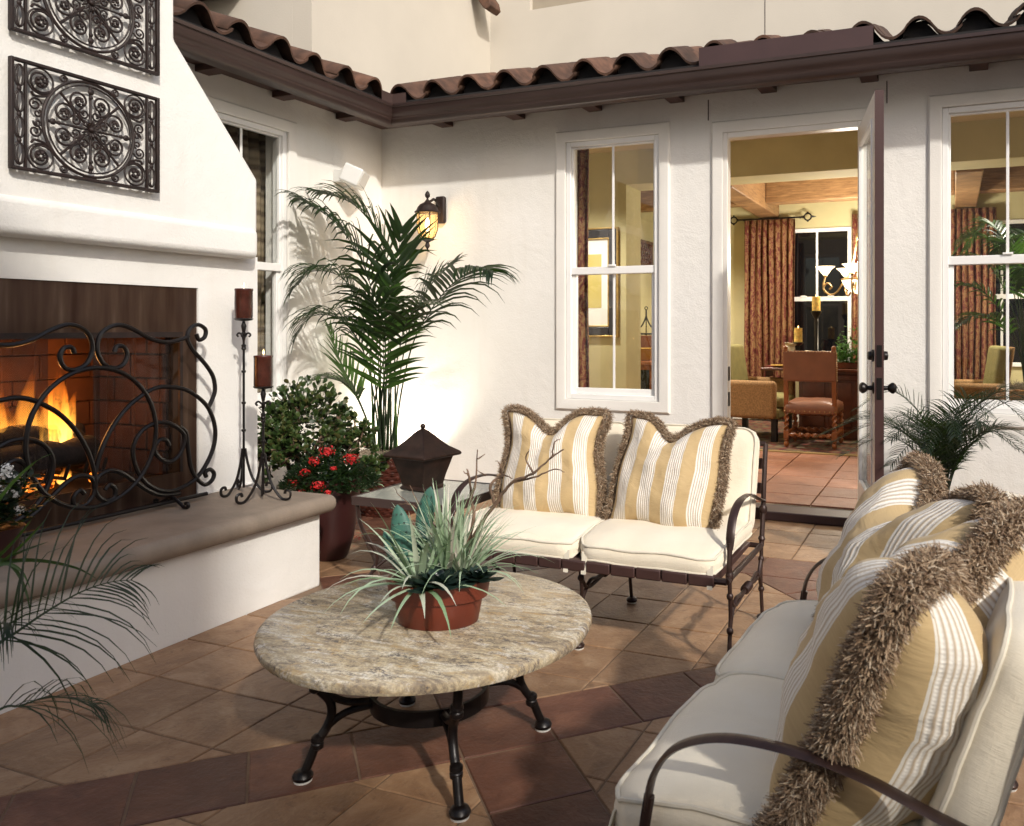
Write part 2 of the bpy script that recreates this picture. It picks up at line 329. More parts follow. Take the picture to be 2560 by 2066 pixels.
# ------------------------------------------------------------------ mesh building
class MB:
    def __init__(s): s.v = []; s.f = []; s.uv = None; s.col = None
    def add(s, vs_, fs, tint=None):
        b = len(s.v); s.v.extend([tuple(p) for p in vs_]); s.f.extend([tuple(i+b for i in f) for f in fs])
        if tint is not None:
            if s.col is None: s.col = []
            s.col += [0.5]*(b-len(s.col)) + [tint]*len(vs_)
        return s
    def box(s, x0, x1, y0, y1, z0, z1, mtx=None):
        vs_ = [V((x, y, z)) for x in (x0, x1) for y in (y0, y1) for z in (z0, z1)]
        if mtx: vs_ = [mtx @ p for p in vs_]
        return s.add(vs_, [(0,1,3,2),(4,6,7,5),(0,4,5,1),(2,3,7,6),(0,2,6,4),(1,5,7,3)])
    def tube(s, pts, r, seg=8, cap=True, closed=False, flat=1.0, upref=None, tint=None):
        pts = [V(p) for p in pts]; n = len(pts)
        rr = r if isinstance(r, (list, tuple)) else [r]*n
        tans = []
        for i in range(n):
            a = pts[(i-1) % n] if (closed or i > 0) else pts[i]; b = pts[(i+1) % n] if (closed or i < n-1) else pts[i]
            t = (b-a); tans.append(t.normalized() if t.length > 1e-9 else V((0,0,1)))
        t0 = tans[0]; ref = V(upref) if upref else (V((0,0,1)) if abs(t0.z) < .9 else V((1,0,0)))
        nrm = (ref-t0*ref.dot(t0)).normalized(); vs_ = []
        for i in range(n):
            t = tans[i]; q = (V(upref) if upref else nrm); nn = q-t*q.dot(t)
            nrm = nn.normalized() if nn.length > 1e-6 else nrm
            b = t.cross(nrm)
            for k in range(seg):
                a = 2*pi*k/seg
                vs_.append(pts[i]+(nrm*cos(a)*flat+b*sin(a))*rr[i])
        fs = []
        m = n if closed else n-1
        for i in range(m):
            for k in range(seg):
                j = (i+1) % n
                fs.append((i*seg+k, i*seg+(k+1) % seg, j*seg+(k+1) % seg, j*seg+k))
        if cap and not closed:
            fs.append(tuple(range(seg))[::-1]); fs.append(tuple((n-1)*seg+k for k in range(seg)))
        return s.add(vs_, fs, tint)
    def lathe(s, prof, c=(0,0,0), seg=24, mtx=None, square=False, cap=True, tint=None):
        c = V(c); vs_ = []; n = len(prof)
        for (r, z) in prof:
            for k in range(seg):
                a = 2*pi*(k+(.5 if square else 0))/seg
                p = V((r*cos(a), r*sin(a), z)); vs_.append((mtx @ p if mtx else p)+c)
        fs = []
        for i in range(n-1):
            for k in range(seg): fs.append((i*seg+k, i*seg+(k+1) % seg, (i+1)*seg+(k+1) % seg, (i+1)*seg+k))
        if cap:
            fs.append(tuple(range(seg))[::-1]); fs.append(tuple((n-1)*seg+k for k in range(seg)))
        return s.add(vs_, fs, tint)
    def ball(s, c, r, seg=10, rings=6, sc=(1,1,1), tint=None):
        prof = [(max(1e-4, sin(pi*i/rings))*r, -cos(pi*i/rings)*r) for i in range(rings+1)]
        return s.lathe(prof, c, seg, Matrix.Diagonal(sc), tint=tint)
    def prism(s, poly, depth_vec):
        n = len(poly); d = V(depth_vec); a = [V(p) for p in poly]
        return s.add(a+[p+d for p in a], [tuple(range(n))[::-1], tuple(range(n, 2*n))]+[(i, (i+1) % n, n+(i+1) % n, n+i) for i in range(n)])
    def loft(s, secs, closed=True, cap=True):
        m = len(secs[0]); vs_ = [p for sec in secs for p in sec]; fs = []
        for i in range(len(secs)-1):
            for k in range(m if closed else m-1): fs.append((i*m+k, i*m+(k+1) % m, (i+1)*m+(k+1) % m, (i+1)*m+k))
        if cap and closed: fs += [tuple(range(m))[::-1], tuple((len(secs)-1)*m+k for k in range(m))]
        return s.add(vs_, fs)
    def strip(s, pts, widths, side, tint=None):
        """one leaf blade: a ribbon with a slight fold along pts"""
        vs_ = []; n = len(pts)
        for i, p in enumerate(pts):
            t = (pts[min(i+1, n-1)]-pts[max(i-1, 0)]); t = t.normalized() if t.length > 1e-9 else V((0,0,1))
            sd = side-t*side.dot(t); sd = sd.normalized() if sd.length > 1e-6 else V((1,0,0))
            w = widths[i]/2; up = t.cross(sd)*w*.35
            vs_ += [p-sd*w+up, p, p+sd*w+up]
        fs = []
        for i in range(n-1):
            a = i*3; fs += [(a, a+1, a+4, a+3), (a+1, a+2, a+5, a+4)]
        return s.add(vs_, fs, tint)
    def mesh(s, name):
        me = bpy.data.meshes.new(name); me.from_pydata(s.v, [], s.f)
        if s.uv:
            l = me.uv_layers.new(name='UVMap'); idx = [0]*len(me.loops); me.loops.foreach_get('vertex_index', idx)
            l.data.foreach_set('uv', [c for i in idx for c in s.uv[i]])
        if s.col is not None:
            s.col += [.5]*(len(s.v)-len(s.col))
            a = me.color_attributes.new('tint', 'FLOAT_COLOR', 'POINT')
            a.data.foreach_set('color', [q for c in s.col for q in (c, c, c, 1)])
        return me
    def build(s, name, mat, parent=None, smooth=True, bevel=0, segs=2, origin=None, angle=40):
        me = s.mesh(name)
        if origin is not None: me.transform(Matrix.Translation(-V(origin)))
        me.materials.append(MATS[mat] if isinstance(mat, str) else mat)
        bm = bmesh.new(); bm.from_mesh(me); bmesh.ops.recalc_face_normals(bm, faces=bm.faces); bm.to_mesh(me); bm.free()
        if smooth:
            me.polygons.foreach_set('use_smooth', [True]*len(me.polygons)); me.set_sharp_from_angle(angle=R(angle))
        return link(name, me, parent, bevel, segs, origin)
def link(name, me, parent=None, bevel=0, segs=2, origin=None):
    o = bpy.data.objects.new(name, me); COL.objects.link(o)
    if origin is not None: o.location = origin
    if parent is not None:
        o.parent = parent
        if parent.type == 'EMPTY': o.matrix_parent_inverse = Matrix.Translation(-parent.location)
    if bevel:
        md = o.modifiers.new('bevel', 'BEVEL'); md.width = bevel; md.segments = segs; md.limit_method = 'ANGLE'; md.angle_limit = R(40)
    return o
def tag(o, label=None, cat=None, group=None, kind=None):
    for k, v in (('label', label), ('category', cat), ('group', group), ('kind', kind)):
        if v: o[k] = v
    return o
def thing(name, label, cat, loc=(0,0,0), group=None, kind=None):
    o = bpy.data.objects.new(name, None); COL.objects.link(o); o.location = loc; o.empty_display_size = .1
    return tag(o, label, cat, group, kind)
def copy_tree(o, label=None, parent=None):
    c = o.copy(); COL.objects.link(c)
    if parent: c.parent = parent
    if label: c['label'] = label
    for ch in [k for k in o.children]: copy_tree(ch, None, c)
    return c
def smoothpts(ctrl, n=6, closed=False):
    """Catmull-Rom through control points"""
    P = [V(p) for p in ctrl]; out = []; m = len(P)
    g = (lambda i: P[i % m]) if closed else (lambda i: P[max(0, min(m-1, i))])
    for i in range(m if closed else m-1):
        p0, p1, p2, p3 = g(i-1), g(i), g(i+1), g(i+2)
        for k in range(n):
            t = k/n
            out.append(.5*((2*p1)+(p2-p0)*t+(2*p0-5*p1+4*p2-p3)*t*t+(3*p1-p0-3*p2+p3)*t**3))
    if not closed: out.append(P[-1])
    return out
def rnd(a, b): return random.uniform(a, b)
# ------------------------------------------------------------------ patio floor
def clip(poly, nx, ny, c):
    """keep the part of a 2-D polygon where nx*x+ny*y <= c"""
    out = []; n = len(poly)
    for i in range(n):
        a, b = poly[i], poly[(i+1) % n]; da = nx*a[0]+ny*a[1]-c; db = nx*b[0]+ny*b[1]-c
        if da <= 0: out.append(a)
        if (da < 0 < db) or (db < 0 < da):
            t = da/(da-db); out.append((a[0]+(b[0]-a[0])*t, a[1]+(b[1]-a[1])*t))
    return out
def area(p): return .5*sum(p[i][0]*p[(i+1) % len(p)][1]-p[(i+1) % len(p)][0]*p[i][1] for i in range(len(p)))
def inset(p, d):
    if area(p) < 0: p = p[::-1]
    q = p; n = len(p)
    for i in range(n):
        a, b = p[i], p[(i+1) % n]; ex, ey = b[0]-a[0], b[1]-a[1]; l = math.hypot(ex, ey)
        if l < 1e-6: continue
        nx, ny = ey/l, -ex/l; q = clip(q, nx, ny, nx*a[0]+ny*a[1]-d)
        if len(q) < 3: return []
    return q
def tile_piece(poly, matn, parent, ztop=0.0, joint=.0034):
    p = inset(poly, joint)
    if len(p) >= 3:      # hand-cut edges wander slightly
        q = []
        for i in range(len(p)):
            a, b = p[i], p[(i+1) % len(p)]; l = math.hypot(b[0]-a[0], b[1]-a[1]); q.append(a)
            if l > .08:
                for k in (.25, .5, .75): q.append((a[0]+(b[0]-a[0])*k+(b[1]-a[1])/l*rnd(-.0012, .0010), a[1]+(b[1]-a[1])*k-(b[0]-a[0])/l*rnd(-.0012, .0010)))
        p = q
    if len(p) < 3 or abs(area(p)) < 4e-4: return
    mx_, my_ = sum(q[0] for q in p)/len(p), sum(q[1] for q in p)/len(p)
    t = [(mx_+(q[0]-mx_)*(1-.004/max(.03, math.hypot(q[0]-mx_, q[1]-my_))), my_+(q[1]-my_)*(1-.004/max(.03, math.hypot(q[0]-mx_, q[1]-my_)))) for q in p]
    zt = ztop+rnd(-.0007, .0007); tx, ty = rnd(-.002, .002), rnd(-.002, .002)
    cx = sum(q[0] for q in p)/len(p); cy = sum(q[1] for q in p)/len(p)
    zz = lambda q: zt+(q[0]-cx)*tx+(q[1]-cy)*ty
    n = len(p); mb = MB()
    mb.add([(x-cx, y-cy, zz((x, y))) for x, y in t]+[(x-cx, y-cy, zz((x, y))-.0025) for x, y in p]+[(x-cx, y-cy, ztop-.012) for x, y in p],
           [tuple(range(n))]+[(i, n+i, n+(i+1) % n, (i+1) % n) for i in range(n)]+[(n+i, 2*n+i, 2*n+(i+1) % n, n+(i+1) % n) for i in range(n)])
    me = mb.mesh('floor_tile'); me.materials.append(MATS[matn])
    o = link('floor_tile', me, parent); o.location = (cx, cy, 0)
    return o

g = MB(); g.box(-14, 12, -10, 5.72, -.3, -.005); patio = g.build('patio_floor', 'grout', smooth=False); tag(patio, kind='structure')
FX0, FX1, FY0, FY1 = -4.44, 1.25, 1.25, 4.40
field = [(FX0, FY0), (FX1, FY0), (FX1, FY1), (FX0, FY1)]
SC = [.785-2.575, .785, .785+2.575, .785+5.15]; DC = [3.585-5.15, 3.585-2.575, 3.585, 3.585+2.575]; BW = .435
hearth_cut = [(-3.62, 3.36), (-3.06, -9)]
def visible(p):
    cx = sum(q[0] for q in p)/len(p); cy = sum(q[1] for q in p)/len(p)
    return not (cx < -3.08 and cy < 3.36)
origins = {(0, 2): (-2.81, 1.942), (0, 1): (-1.55, 1.95), (1, 2): (-1.262, 3.162), (1, 1): (-.945, 2.235)}
P = .32
for i in range(-1, 4):
    slo = SC[i]+BW if i >= 0 else -99; shi = SC[i+1] if i < 3 else 99
    for j in range(-1, 4):
        dlo = DC[j]+BW if j >= 0 else -99; dhi = DC[j+1] if j < 3 else 99
        cell = clip(clip(clip(clip(field, -1, -1, -slo), 1, 1, shi), 1, -1, -dlo), -1, 1, dhi)
        if len(cell) < 3 or abs(area(cell)) < .003: continue
        ox, oy = origins.get((i, j), (-1.262, 3.162))
        xs = [q[0] for q in cell]; ys = [q[1] for q in cell]
        for a in range(math.floor((min(xs)-ox)/P), math.ceil((max(xs)-ox)/P)):
            for b in range(math.floor((min(ys)-oy)/P), math.ceil((max(ys)-oy)/P)):
                q = clip(clip(clip(clip(cell, -1, 0, -(ox+a*P)), 1, 0, ox+(a+1)*P), 0, -1, -(oy+b*P)), 0, 1, oy+(b+1)*P)
                if len(q) >= 3 and visible(q): tile_piece(q, 'tile_tan', patio)
# dark diagonal bands: D bands run through, S bands butt against them
for j, d0 in enumerate(DC):
    for k in range(-12, 16):
        s0 = -.077-.435*0+k*.4318
        q = clip(clip(clip(clip(field, -1, -1, -s0), 1, 1, s0+.4318), 1, -1, -d0), -1, 1, d0+BW)
        if len(q) >= 3 and visible(q): tile_piece(q, 'tile_red', patio)
for i, s0 in enumerate(SC):
    for k in range(-14, 16):
        d0 = 3.137+k*.442
        for jj in range(-1, 4):
            lo = max(d0, DC[jj]+BW if jj >= 0 else -99); hi = min(d0+.442, DC[jj+1] if jj < 3 else 99)
            if hi-lo < .01: continue
            q = clip(clip(clip(clip(field, -1, -1, -s0), 1, 1, s0+BW), 1, -1, -lo), -1, 1, hi)
            if len(q) >= 3 and visible(q): tile_piece(q, 'tile_red', patio)
# straight border band and the strip of tiles along the house
for k in range(-14, 8):
    x0 = -.99+k*.345
    q = clip(clip([(FX0, 4.40), (FX1, 4.40), (FX1, 4.755), (FX0, 4.755)], -1, 0, -x0), 1, 0, x0+.345)
    if len(q) >= 3: tile_piece(q, 'tile_red', patio)
for k in range(-12, 8):
    for b in range(3):
        x0 = -.857+k*.335; y0 = 4.755+b*.325
        q = clip(clip([(FX0, y0), (FX1, y0), (FX1, min(y0+.325, 5.69)), (FX0, min(y0+.325, 5.69))], -1, 0, -x0), 1, 0, x0+.335)
        if len(q) >= 3: tile_piece(q, 'tile_tan', patio)

# ------------------------------------------------------------------ house
house = thing('house', 'white stucco house wrapping the patio, with clay tile eaves, brown gutters and white windows', 'house', (-4.45, 5.7, 0))
def wall(name, axis, c0, c1, a0, a1, z0, z1, holes, matn, parent, reveal=True):
    """a wall slab between c0 (front) and c1 (back) on 'axis', spanning a0..a1, with rectangular holes (a,b,zlo,zhi)"""
    A = sorted({a0, a1, *[h[0] for h in holes], *[h[1] for h in holes]}); Z = sorted({z0, z1, *[h[2] for h in holes], *[h[3] for h in holes]})
    A = [a for a in A if a0 <= a <= a1]; Z = [z for z in Z if z0 <= z <= z1]
    solid = lambda i, j: 0 <= i < len(A)-1 and 0 <= j < len(Z)-1 and not any(h[0]-1e-6 <= A[i] and A[i+1] <= h[1]+1e-6 and h[2]-1e-6 <= Z[j] and Z[j+1] <= h[3]+1e-6 for h in holes)
    pt = (lambda a, c, z: (a, c, z)) if axis == 'y' else (lambda a, c, z: (c, a, z))
    mb = MB()
    def quad(p): mb.add(p, [(0, 1, 2, 3)])
    for i in range(len(A)-1):
        for j in range(len(Z)-1):
            if not solid(i, j): continue
            l, r, b, t = A[i], A[i+1], Z[j], Z[j+1]
            quad([pt(l, c0, b), pt(r, c0, b), pt(r, c0, t), pt(l, c0, t)]); quad([pt(l, c1, b), pt(r, c1, b), pt(r, c1, t), pt(l, c1, t)])
            if not solid(i-1, j): quad([pt(l, c0, b), pt(l, c1, b), pt(l, c1, t), pt(l, c0, t)])
            if not solid(i+1, j): quad([pt(r, c0, b), pt(r, c1, b), pt(r, c1, t), pt(r, c0, t)])
            if not solid(i, j-1): quad([pt(l, c0, b), pt(r, c0, b), pt(r, c1, b), pt(l, c1, b)])
            if not solid(i, j+1): quad([pt(l, c0, t), pt(r, c0, t), pt(r, c1, t), pt(l, c1, t)])
    me_o = mb.build(name, matn, parent, smooth=False)
    bm = bmesh.new(); bm.from_mesh(me_o.data); bmesh.ops.remove_doubles(bm, verts=bm.verts, dist=1e-5); bmesh.ops.recalc_face_normals(bm, faces=bm.faces); bm.to_mesh(me_o.data); bm.free()
    return me_o
WX0, WX1, WZ0, WZ1 = -2.735, -1.985, .785, 2.735       # middle window
DX0, DX1, DZ1 = -1.505, -.555, 2.70                    # doorway
QX0, QX1 = -.065, .70                                  # right window
LY0, LY1 = 3.86, 4.63                                  # window in the left wall
wall('wall', 'y', 5.70, 5.90, -4.65, 5.2, .075, 3.08, [(WX0, WX1, WZ0, WZ1), (DX0, DX1, 0, DZ1), (QX0, QX1, WZ0, WZ1)], 'stucco', house)
wall('wall', 'x', -4.45, -4.65, -3.0, 5.698, .075, 3.08, [(LY0, LY1, WZ0, WZ1)], 'stucco', house)
p = MB()
p.box(-4.65, DX0-.01, 5.712, 5.9, -.02, .074); p.box(DX1+.01, 5.2, 5.712, 5.9, -.02, .074); p.box(-4.65, -4.462, 3.5, 5.71, -.02, .074)
p.build('plinth', 'plinth', house, smooth=False)
# raised stucco bands round the openings
def surround(axis, f, a0, a1, z0, z1, w, proud, parent, bottom=True):
    s = 1 if axis == 'y' else -1; mb = MB()
    pt = (lambda a, d, z: V((a, f-d, z))) if axis == 'y' else (lambda a, d, z: V((f+d, a, z)))
    prof = [(w, -.002), (w, proud*.5), (w-.012, proud), (.008, proud), (0, proud*.7), (0, -.002)]      # distance out from the opening, stand-off
    cs = [(a0, z0, -1, -1), (a0, z1, -1, 1), (a1, z1, 1, 1), (a1, z0, 1, -1)]
    secs = [[pt(a+sa*q, d, z+(sz*q if (bottom or sz > 0) else 0)) for q, d in prof] for a, z, sa, sz in cs]
    if bottom: secs.append(secs[0]); mb.loft(secs, cap=False)
    else: mb.loft(secs)
    mb.build('window_surround' if bottom else 'door_surround', 'stucco_band', parent, smooth=True)
surround('y', 5.70, WX0, WX1, WZ0, WZ1,   .085, .022, house); surround('y', 5.70, QX0, QX1, WZ0, WZ1,   .085, .022, house)
surround('x', -4.45, LY0, LY1, WZ0, WZ1,   .085, .022, house); surround('y', 5.70, DX0, DX1, 0.01, DZ1,   .085, .022, house, False)
# vinyl single-hung windows
def window(axis, f, a0, a1, z0, z1, parent):
    s = 1 if axis == 'y' else -1
    def bx(mb, a, b, d0, d1, lo, hi):
        if axis == 'y': mb.box(a, b, f+d0, f+d1, lo, hi)
        else: mb.box(f-d1, f-d0, a, b, lo, hi)
    zr = 1.755; w = MB(); t = .038
    for (a, b, lo, hi) in ((a0, a0+t, z0, z1), (a1-t, a1, z0, z1), (a0+t, a1-t, z1-t, z1), (a0+t, a1-t, z0, z0+t)): bx(w, a, b, .0, .10, lo, hi)
    win = w.build('window', 'vinyl', parent, bevel=.004)
    rl = MB(); bx(rl, a0+t-.01, a1-t+.01, .012, .075, zr-.028, zr+.028)
    rl.build('meeting_rail', 'vinyl', win, bevel=.004)
    # lower sash stands deeper, with its own stiles
    sh = MB(); u = .032
    for (a, b, lo, hi) in ((a0+t, a0+t+u, z0+t, zr-.028), (a1-t-u, a1-t, z0+t, zr-.028), (a0+t+u, a1-t-u, z0+t, z0+t+.045)): bx(sh, a, b, .03, .07, lo, hi)
    sh.build('sash', 'vinyl', win, bevel=.003)
    us = MB(); q = .014
    for (a, b, lo, hi) in ((a0+t, a0+t+q, zr+.028, z1-t), (a1-t-q, a1-t, zr+.028, z1-t), (a0+t+q, a1-t-q, z1-t-q, z1-t)): bx(us, a, b, .02, .05, lo, hi)
    us.build('sash', 'vinyl', win, bevel=.003)
    c = (a0+a1)/2
    for lo, hi, d, aa, bb in ((zr+.03, z1-t, .036, a0+t, a1-t), (z0+t+.046, zr-.03, .052, a0+t+u, a1-t-u)):
        pn = MB(); bx(pn, aa+.001, bb-.001, d, d+.004, lo, hi); pn.build('pane', 'glass', win, smooth=False)
        mu = MB(); bx(mu, c-.009, c+.009, d-.009, d-.001, lo, hi); mu.build('muntin', 'vinyl', win, bevel=.002)
    lk = MB(); bx(lk, c-.03, c+.03, .0, .012, zr+.028, zr+.042); lk.build('latch', 'vinyl', win, bevel=.003)
    return win
window('y', 5.70, WX0, WX1, WZ0, WZ1, house); window('y', 5.70, QX0, QX1, WZ0, WZ1, house); window('x', -4.45, LY0, LY1, WZ0, WZ1, house)
# door frame, threshold, open leaf
df = MB()
df.box(DX0, DX0+.032, 5.69, 5.78, .07, DZ1); df.box(DX1-.032, DX1, 5.69, 5.78, .07, DZ1); df.box(DX0+.032, DX1-.032, 5.69, 5.78, DZ1-.04, DZ1)
dfo = df.build('door_frame', 'door_white', house, bevel=.004)
for z in (1.0, .82):
    sp = MB(); sp.box(DX0+.028, DX0+.036, 5.705, 5.75, z-.05, z+.05); sp.build('strike_plate', 'iron_black', dfo, bevel=.002)
th = MB(); th.box(DX0+.0, DX1-.0, 5.66, 5.9, .0, .062); th.build('threshold', 'flash', house, bevel=.008)
dlen, dh = .93, 2.55; hx, hy = DX1-.008, 5.668
ddir = V((.20, -.98, 0)).normalized(); dn = V((ddir.y, -ddir.x, 0))      # dn points to the leaf's inner (left) side
if dn.x > 0: dn = -dn
DM = Matrix(((ddir.x, dn.x, 0, hx), (ddir.y, dn.y, 0, hy), (0, 0, 1, .085), (0, 0, 0, 1)))
lf = MB(); st = .125; T = .022
for (a, b, lo, hi) in ((0, st, 0, dh), (dlen-st, dlen-.004, 0, dh), (st, dlen-st, dh-st, dh), (st, dlen-st, 0, .24)): lf.box(a, b, -T, T, lo, hi, DM)
door = lf.build('door', 'door_white', house, bevel=.003)
ed = MB(); ed.box(dlen-.003, dlen+.002, -T-.001, T+.001, 0, dh, DM); ed.box(0, dlen, -T-.004, -T-.0015, 0, dh, DM) if False else None
ed.build('door_edge', 'door_edge', door, smooth=False)
of = MB()      # the outer face is painted dark brown
for (a, b, lo, hi) in ((0, st, 0, dh), (dlen-st, dlen-.004, 0, dh), (st, dlen-st, dh-st, dh), (st, dlen-st, 0, .24)): of.box(a, b, -T-.004, -T-.0005, lo, hi, DM)
of.build('outer_skin', 'door_edge', door, smooth=False)
pn = MB(); pn.box(st-.002, dlen-st+.002, -.004, .004, .238, dh-st+.002, DM); pn.build('door_pane', 'glass', door, smooth=False)
bd = MB()
for (a, b, lo, hi) in ((st, st+.02, .24, dh-st), (dlen-st-.02, dlen-st, .24, dh-st), (st+.02, dlen-st-.02, dh-st-.02, dh-st), (st+.02, dlen-st-.02, .24, .26)): bd.box(a, b, .006, T+.008, lo, hi, DM)
bd.build('glazing_bead', 'vinyl', door, bevel=.004)
for zz, knob in ((1.085, False), (.905, True)):
    k = MB()
    for sgn in (1, -1):
        a = DM @ V((dlen-.062, sgn*T, zz)); nv = (DM.to_3x3() @ V((0, sgn, 0)))
        rotm = nv.to_track_quat('Z', 'Y').to_matrix()
        if knob: prof = [(.033, 0), (.033, .006), (.014, .010), (.012, .03), (.022, .04), (.031, .052), (.031, .064), (.02, .076), (.004, .08)]
        else: prof = [(.034, 0), (.034, .008), (.026, .014), (.024, .030), (.010, .034)]
        k.lathe(prof, a, 18, rotm)
    k.box(dlen+.002, dlen+.005, -.014, .014, zz-.06, zz+.06, DM)
    k.build('door_knob' if knob else 'deadbolt', 'iron_black', door)

# eaves: deck, gutter, rafter tails, tiles
EO = .404; GX, GY = -4.45+EO, 5.70-EO
def eave_profile(o):      # outward distance, height : an ogee gutter
    return [(o-.10, 2.985), (o-.10, 2.905), (o-.02, 2.900), (o+.0, 2.915), (o+.005, 2.945), (o+.025, 2.965), (o+.04, 2.99), (o+.042, 3.02), (o+.052, 3.024), (o+.052, 3.045), (o+.045, 3.046), (o+.044, 3.028), (o+.034, 3.026), (o+.03, 2.995), (o-.005, 2.92), (o-.092, 2.912), (o-.092, 3.045), (o-.10, 3.045)]
gb, gl = MB(), MB(); pr = eave_profile(EO)
def path_sec(d, z, end): return None
secA = [V((5.2, 5.70-d, z)) for d, z in pr]; secC = [V((-4.45+d, 5.70-d, z)) for d, z in pr]; secB = [V((-4.45+d, -3.0, z)) for d, z in pr]
gb.loft([secA, secC]); gl.loft([secC, secB])
gb.build('gutter', 'gutter', house, angle=50); gl.build('gutter', 'gutter', house, angle=50)
sg = MB()      # splash guard in the inside corner
sg.box(GX-.045, GX+.165, GY-.040, GY-.037, 3.03, 3.125); sg.box(GX+.037, GX+.040, GY-.165, GY-.04, 3.03, 3.125)
sg.build('splash_guard', 'gutter', house, smooth=False)
dv = MB(); dv.box(-1.555, -.452, GY-.035, GY-.028, 3.035, 3.172); dv.box(-1.555, -.452, GY-.028, GY+.35, 3.168, 3.172)
dv.build('rain_diverter', 'flash', house, smooth=False)
SL = .30
sf = MB(); EI = EO-.10
for a in ([V((-4.45, 5.70, 2.99)), V((5.2, 5.70, 2.99)), V((5.2, 5.70-EI, 2.99)), V((-4.45+EI, 5.70-EI, 2.99))], [V((-4.45, 5.70, 2.99)), V((-4.45+EI, 5.70-EI, 2.99)), V((-4.45+EI, -3, 2.99)), V((-4.45, -3, 2.99))]):
    sf.prism(a, (0, 0, .06))
sf.build('soffit', 'tail', house, smooth=False)
for x in (-3.80, -3.14, -2.49, -1.845, -1.18, -.51, .15, .80):
    r_ = MB(); r_.box(x-.055, x+.055, 5.44, 5.699, 2.948, 2.989); r_.build('rafter_tail', 'tail', house, bevel=.004)
for y in (2.6, 3.25, 3.9, 4.54, 5.19):
    r_ = MB(); r_.box(-4.449, -4.19, y-.055, y+.055, 2.948, 2.989); r_.build('rafter_tail', 'tail', house, bevel=.004)
# roof decks
zr = lambda d: 3.07+d*SL           # height of the deck at distance d behind the gutter line
rd = MB()
rd.prism([V((GX, GY, zr(0)-.03)), V((5.2, GY, zr(0)-.03)), V((5.2, 8.3, zr(3)-.03)), V((GX-3.0, 8.3, zr(3)-.03))], (0, 0, .03))
rd.prism([V((GX, GY, zr(0)-.03)), V((GX-3.0, 8.3, zr(3)-.03)), V((GX-3.0, -3, zr(3)-.03)), V((GX, -3, zr(0)-.03))], (0, 0, .03))
rd.box(GX+.0, 5.2, GY+.001, GY+.02, 3.0, 3.075); rd.box(GX-.02, GX-.001, -3, GY, 3.0, 3.075)
roof = rd.build('roof', 'underlay', house, smooth=False)
TP, TL, TT = .315, .40, .017
def tile_prof(rows):
    pts = []
    for k in range(rows+1):
        t = k/rows; x = t*TP*1.06
        z = (.072*sin(pi*t/.54)**.8 if t < .54 else -.044*sin(pi*(t-.54)/.46)**.85)
        pts.append((x, z))
    return pts
tp = tile_prof(15); mb = MB(); secs = []
for y, dz in ((-.015, 0), (TL, .0)):
    secs.append([V((x, y, z+.050)) for x, z in tp]+[V((x, y, z+.050-TT)) for x, z in tp[::-1]])
mb.loft(secs)
tile_me = mb.mesh('roof_tile'); tile_me.materials.append(MATS['roof_tile'])
tile_me.polygons.foreach_set('use_smooth', [True]*len(tile_me.polygons)); tile_me.set_sharp_from_angle(angle=R(50))
pitch = math.atan(SL)
def put_tile(loc, rz, k):
    o = link('roof_tile', tile_me, roof); o.location = loc
    o.rotation_euler = Euler((pitch+.03+rnd(-.02, .02), rnd(-.022, .022), rz+rnd(-.03, .03)), 'XYZ')
mb = MB(); bp = [(x, z) for x, z in tp]
mb.prism([V((x, 0, z+.050-TT-.001)) for x, z in bp]+[V((bp[-1][0], 0, -.06)), V((bp[0][0], 0, -.06))], (0, .01, 0))
gap_stop_me = mb.mesh('dark_gap_stop'); gap_stop_me.materials.append(MATS['underlay'])
def dark_gap_stop(loc, rz):  # black stop whose colour stands for the shaded gap under each tile
    o = link('dark_gap_stop', gap_stop_me, roof); o.location = loc; o.rotation_euler = (0, 0, rz)
for row in range(3):
    d = row*.34*cos(pitch)
    for k in range(17):
        x = GX-.02+k*TP-.03*0
        if x < GX-d-.3 or x > .9: continue
        put_tile((x+rnd(-.008, .008), GY+.03+d+rnd(-.016, .012), zr(d)+.022+rnd(-.003, .008)), 0, k)
        if row == 0: dark_gap_stop((x, GY+.075, zr(0)+.022), 0)
    for k in range(15):
        y = GY+.02-k*TP-TP
        if y < 1.6: continue
        put_tile((GX-.03-d+rnd(-.016, .012), y+rnd(-.008, .008), zr(d)+.022+rnd(-.003, .008)), R(90), k)
        if row == 0: dark_gap_stop((GX-.075, y, zr(0)+.022), R(90))
    
# upper storey
up = MB(); YU = 8.0; XC = px(1030, 200, y=YU).x; YE = XC/(_ray(655, 200).x/_ray(655, 200).y)
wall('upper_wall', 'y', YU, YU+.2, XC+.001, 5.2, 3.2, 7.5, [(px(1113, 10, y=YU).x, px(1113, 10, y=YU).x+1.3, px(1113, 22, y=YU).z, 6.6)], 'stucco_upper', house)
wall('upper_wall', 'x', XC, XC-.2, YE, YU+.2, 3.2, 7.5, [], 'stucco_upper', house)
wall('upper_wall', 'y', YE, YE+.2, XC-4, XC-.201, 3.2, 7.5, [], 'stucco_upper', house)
a = px(1113, 22, y=YU); s_ = MB(); s_.box(a.x, a.x+1.3, YU+.06, YU+.08, a.z, 6.6); s_.build('shutter_panel', 'shutter', house, smooth=False)
cj = MB(); b_ = px(1607, 50, y=YU); cj.box(b_.x-.004, b_.x+.004, YU-.003, YU+.001, 3.9, 7.5); cj.build('control_joint', 'plinth', house, smooth=False)
for x in (px(1488, 200, y=5.7).x, px(1863, 150, y=5.7).x):
    cj = MB(); cj.box(x-.004, x+.004, 5.697, 5.701, 2.80, 2.947); cj.build('control_joint', 'plinth', house, smooth=False)
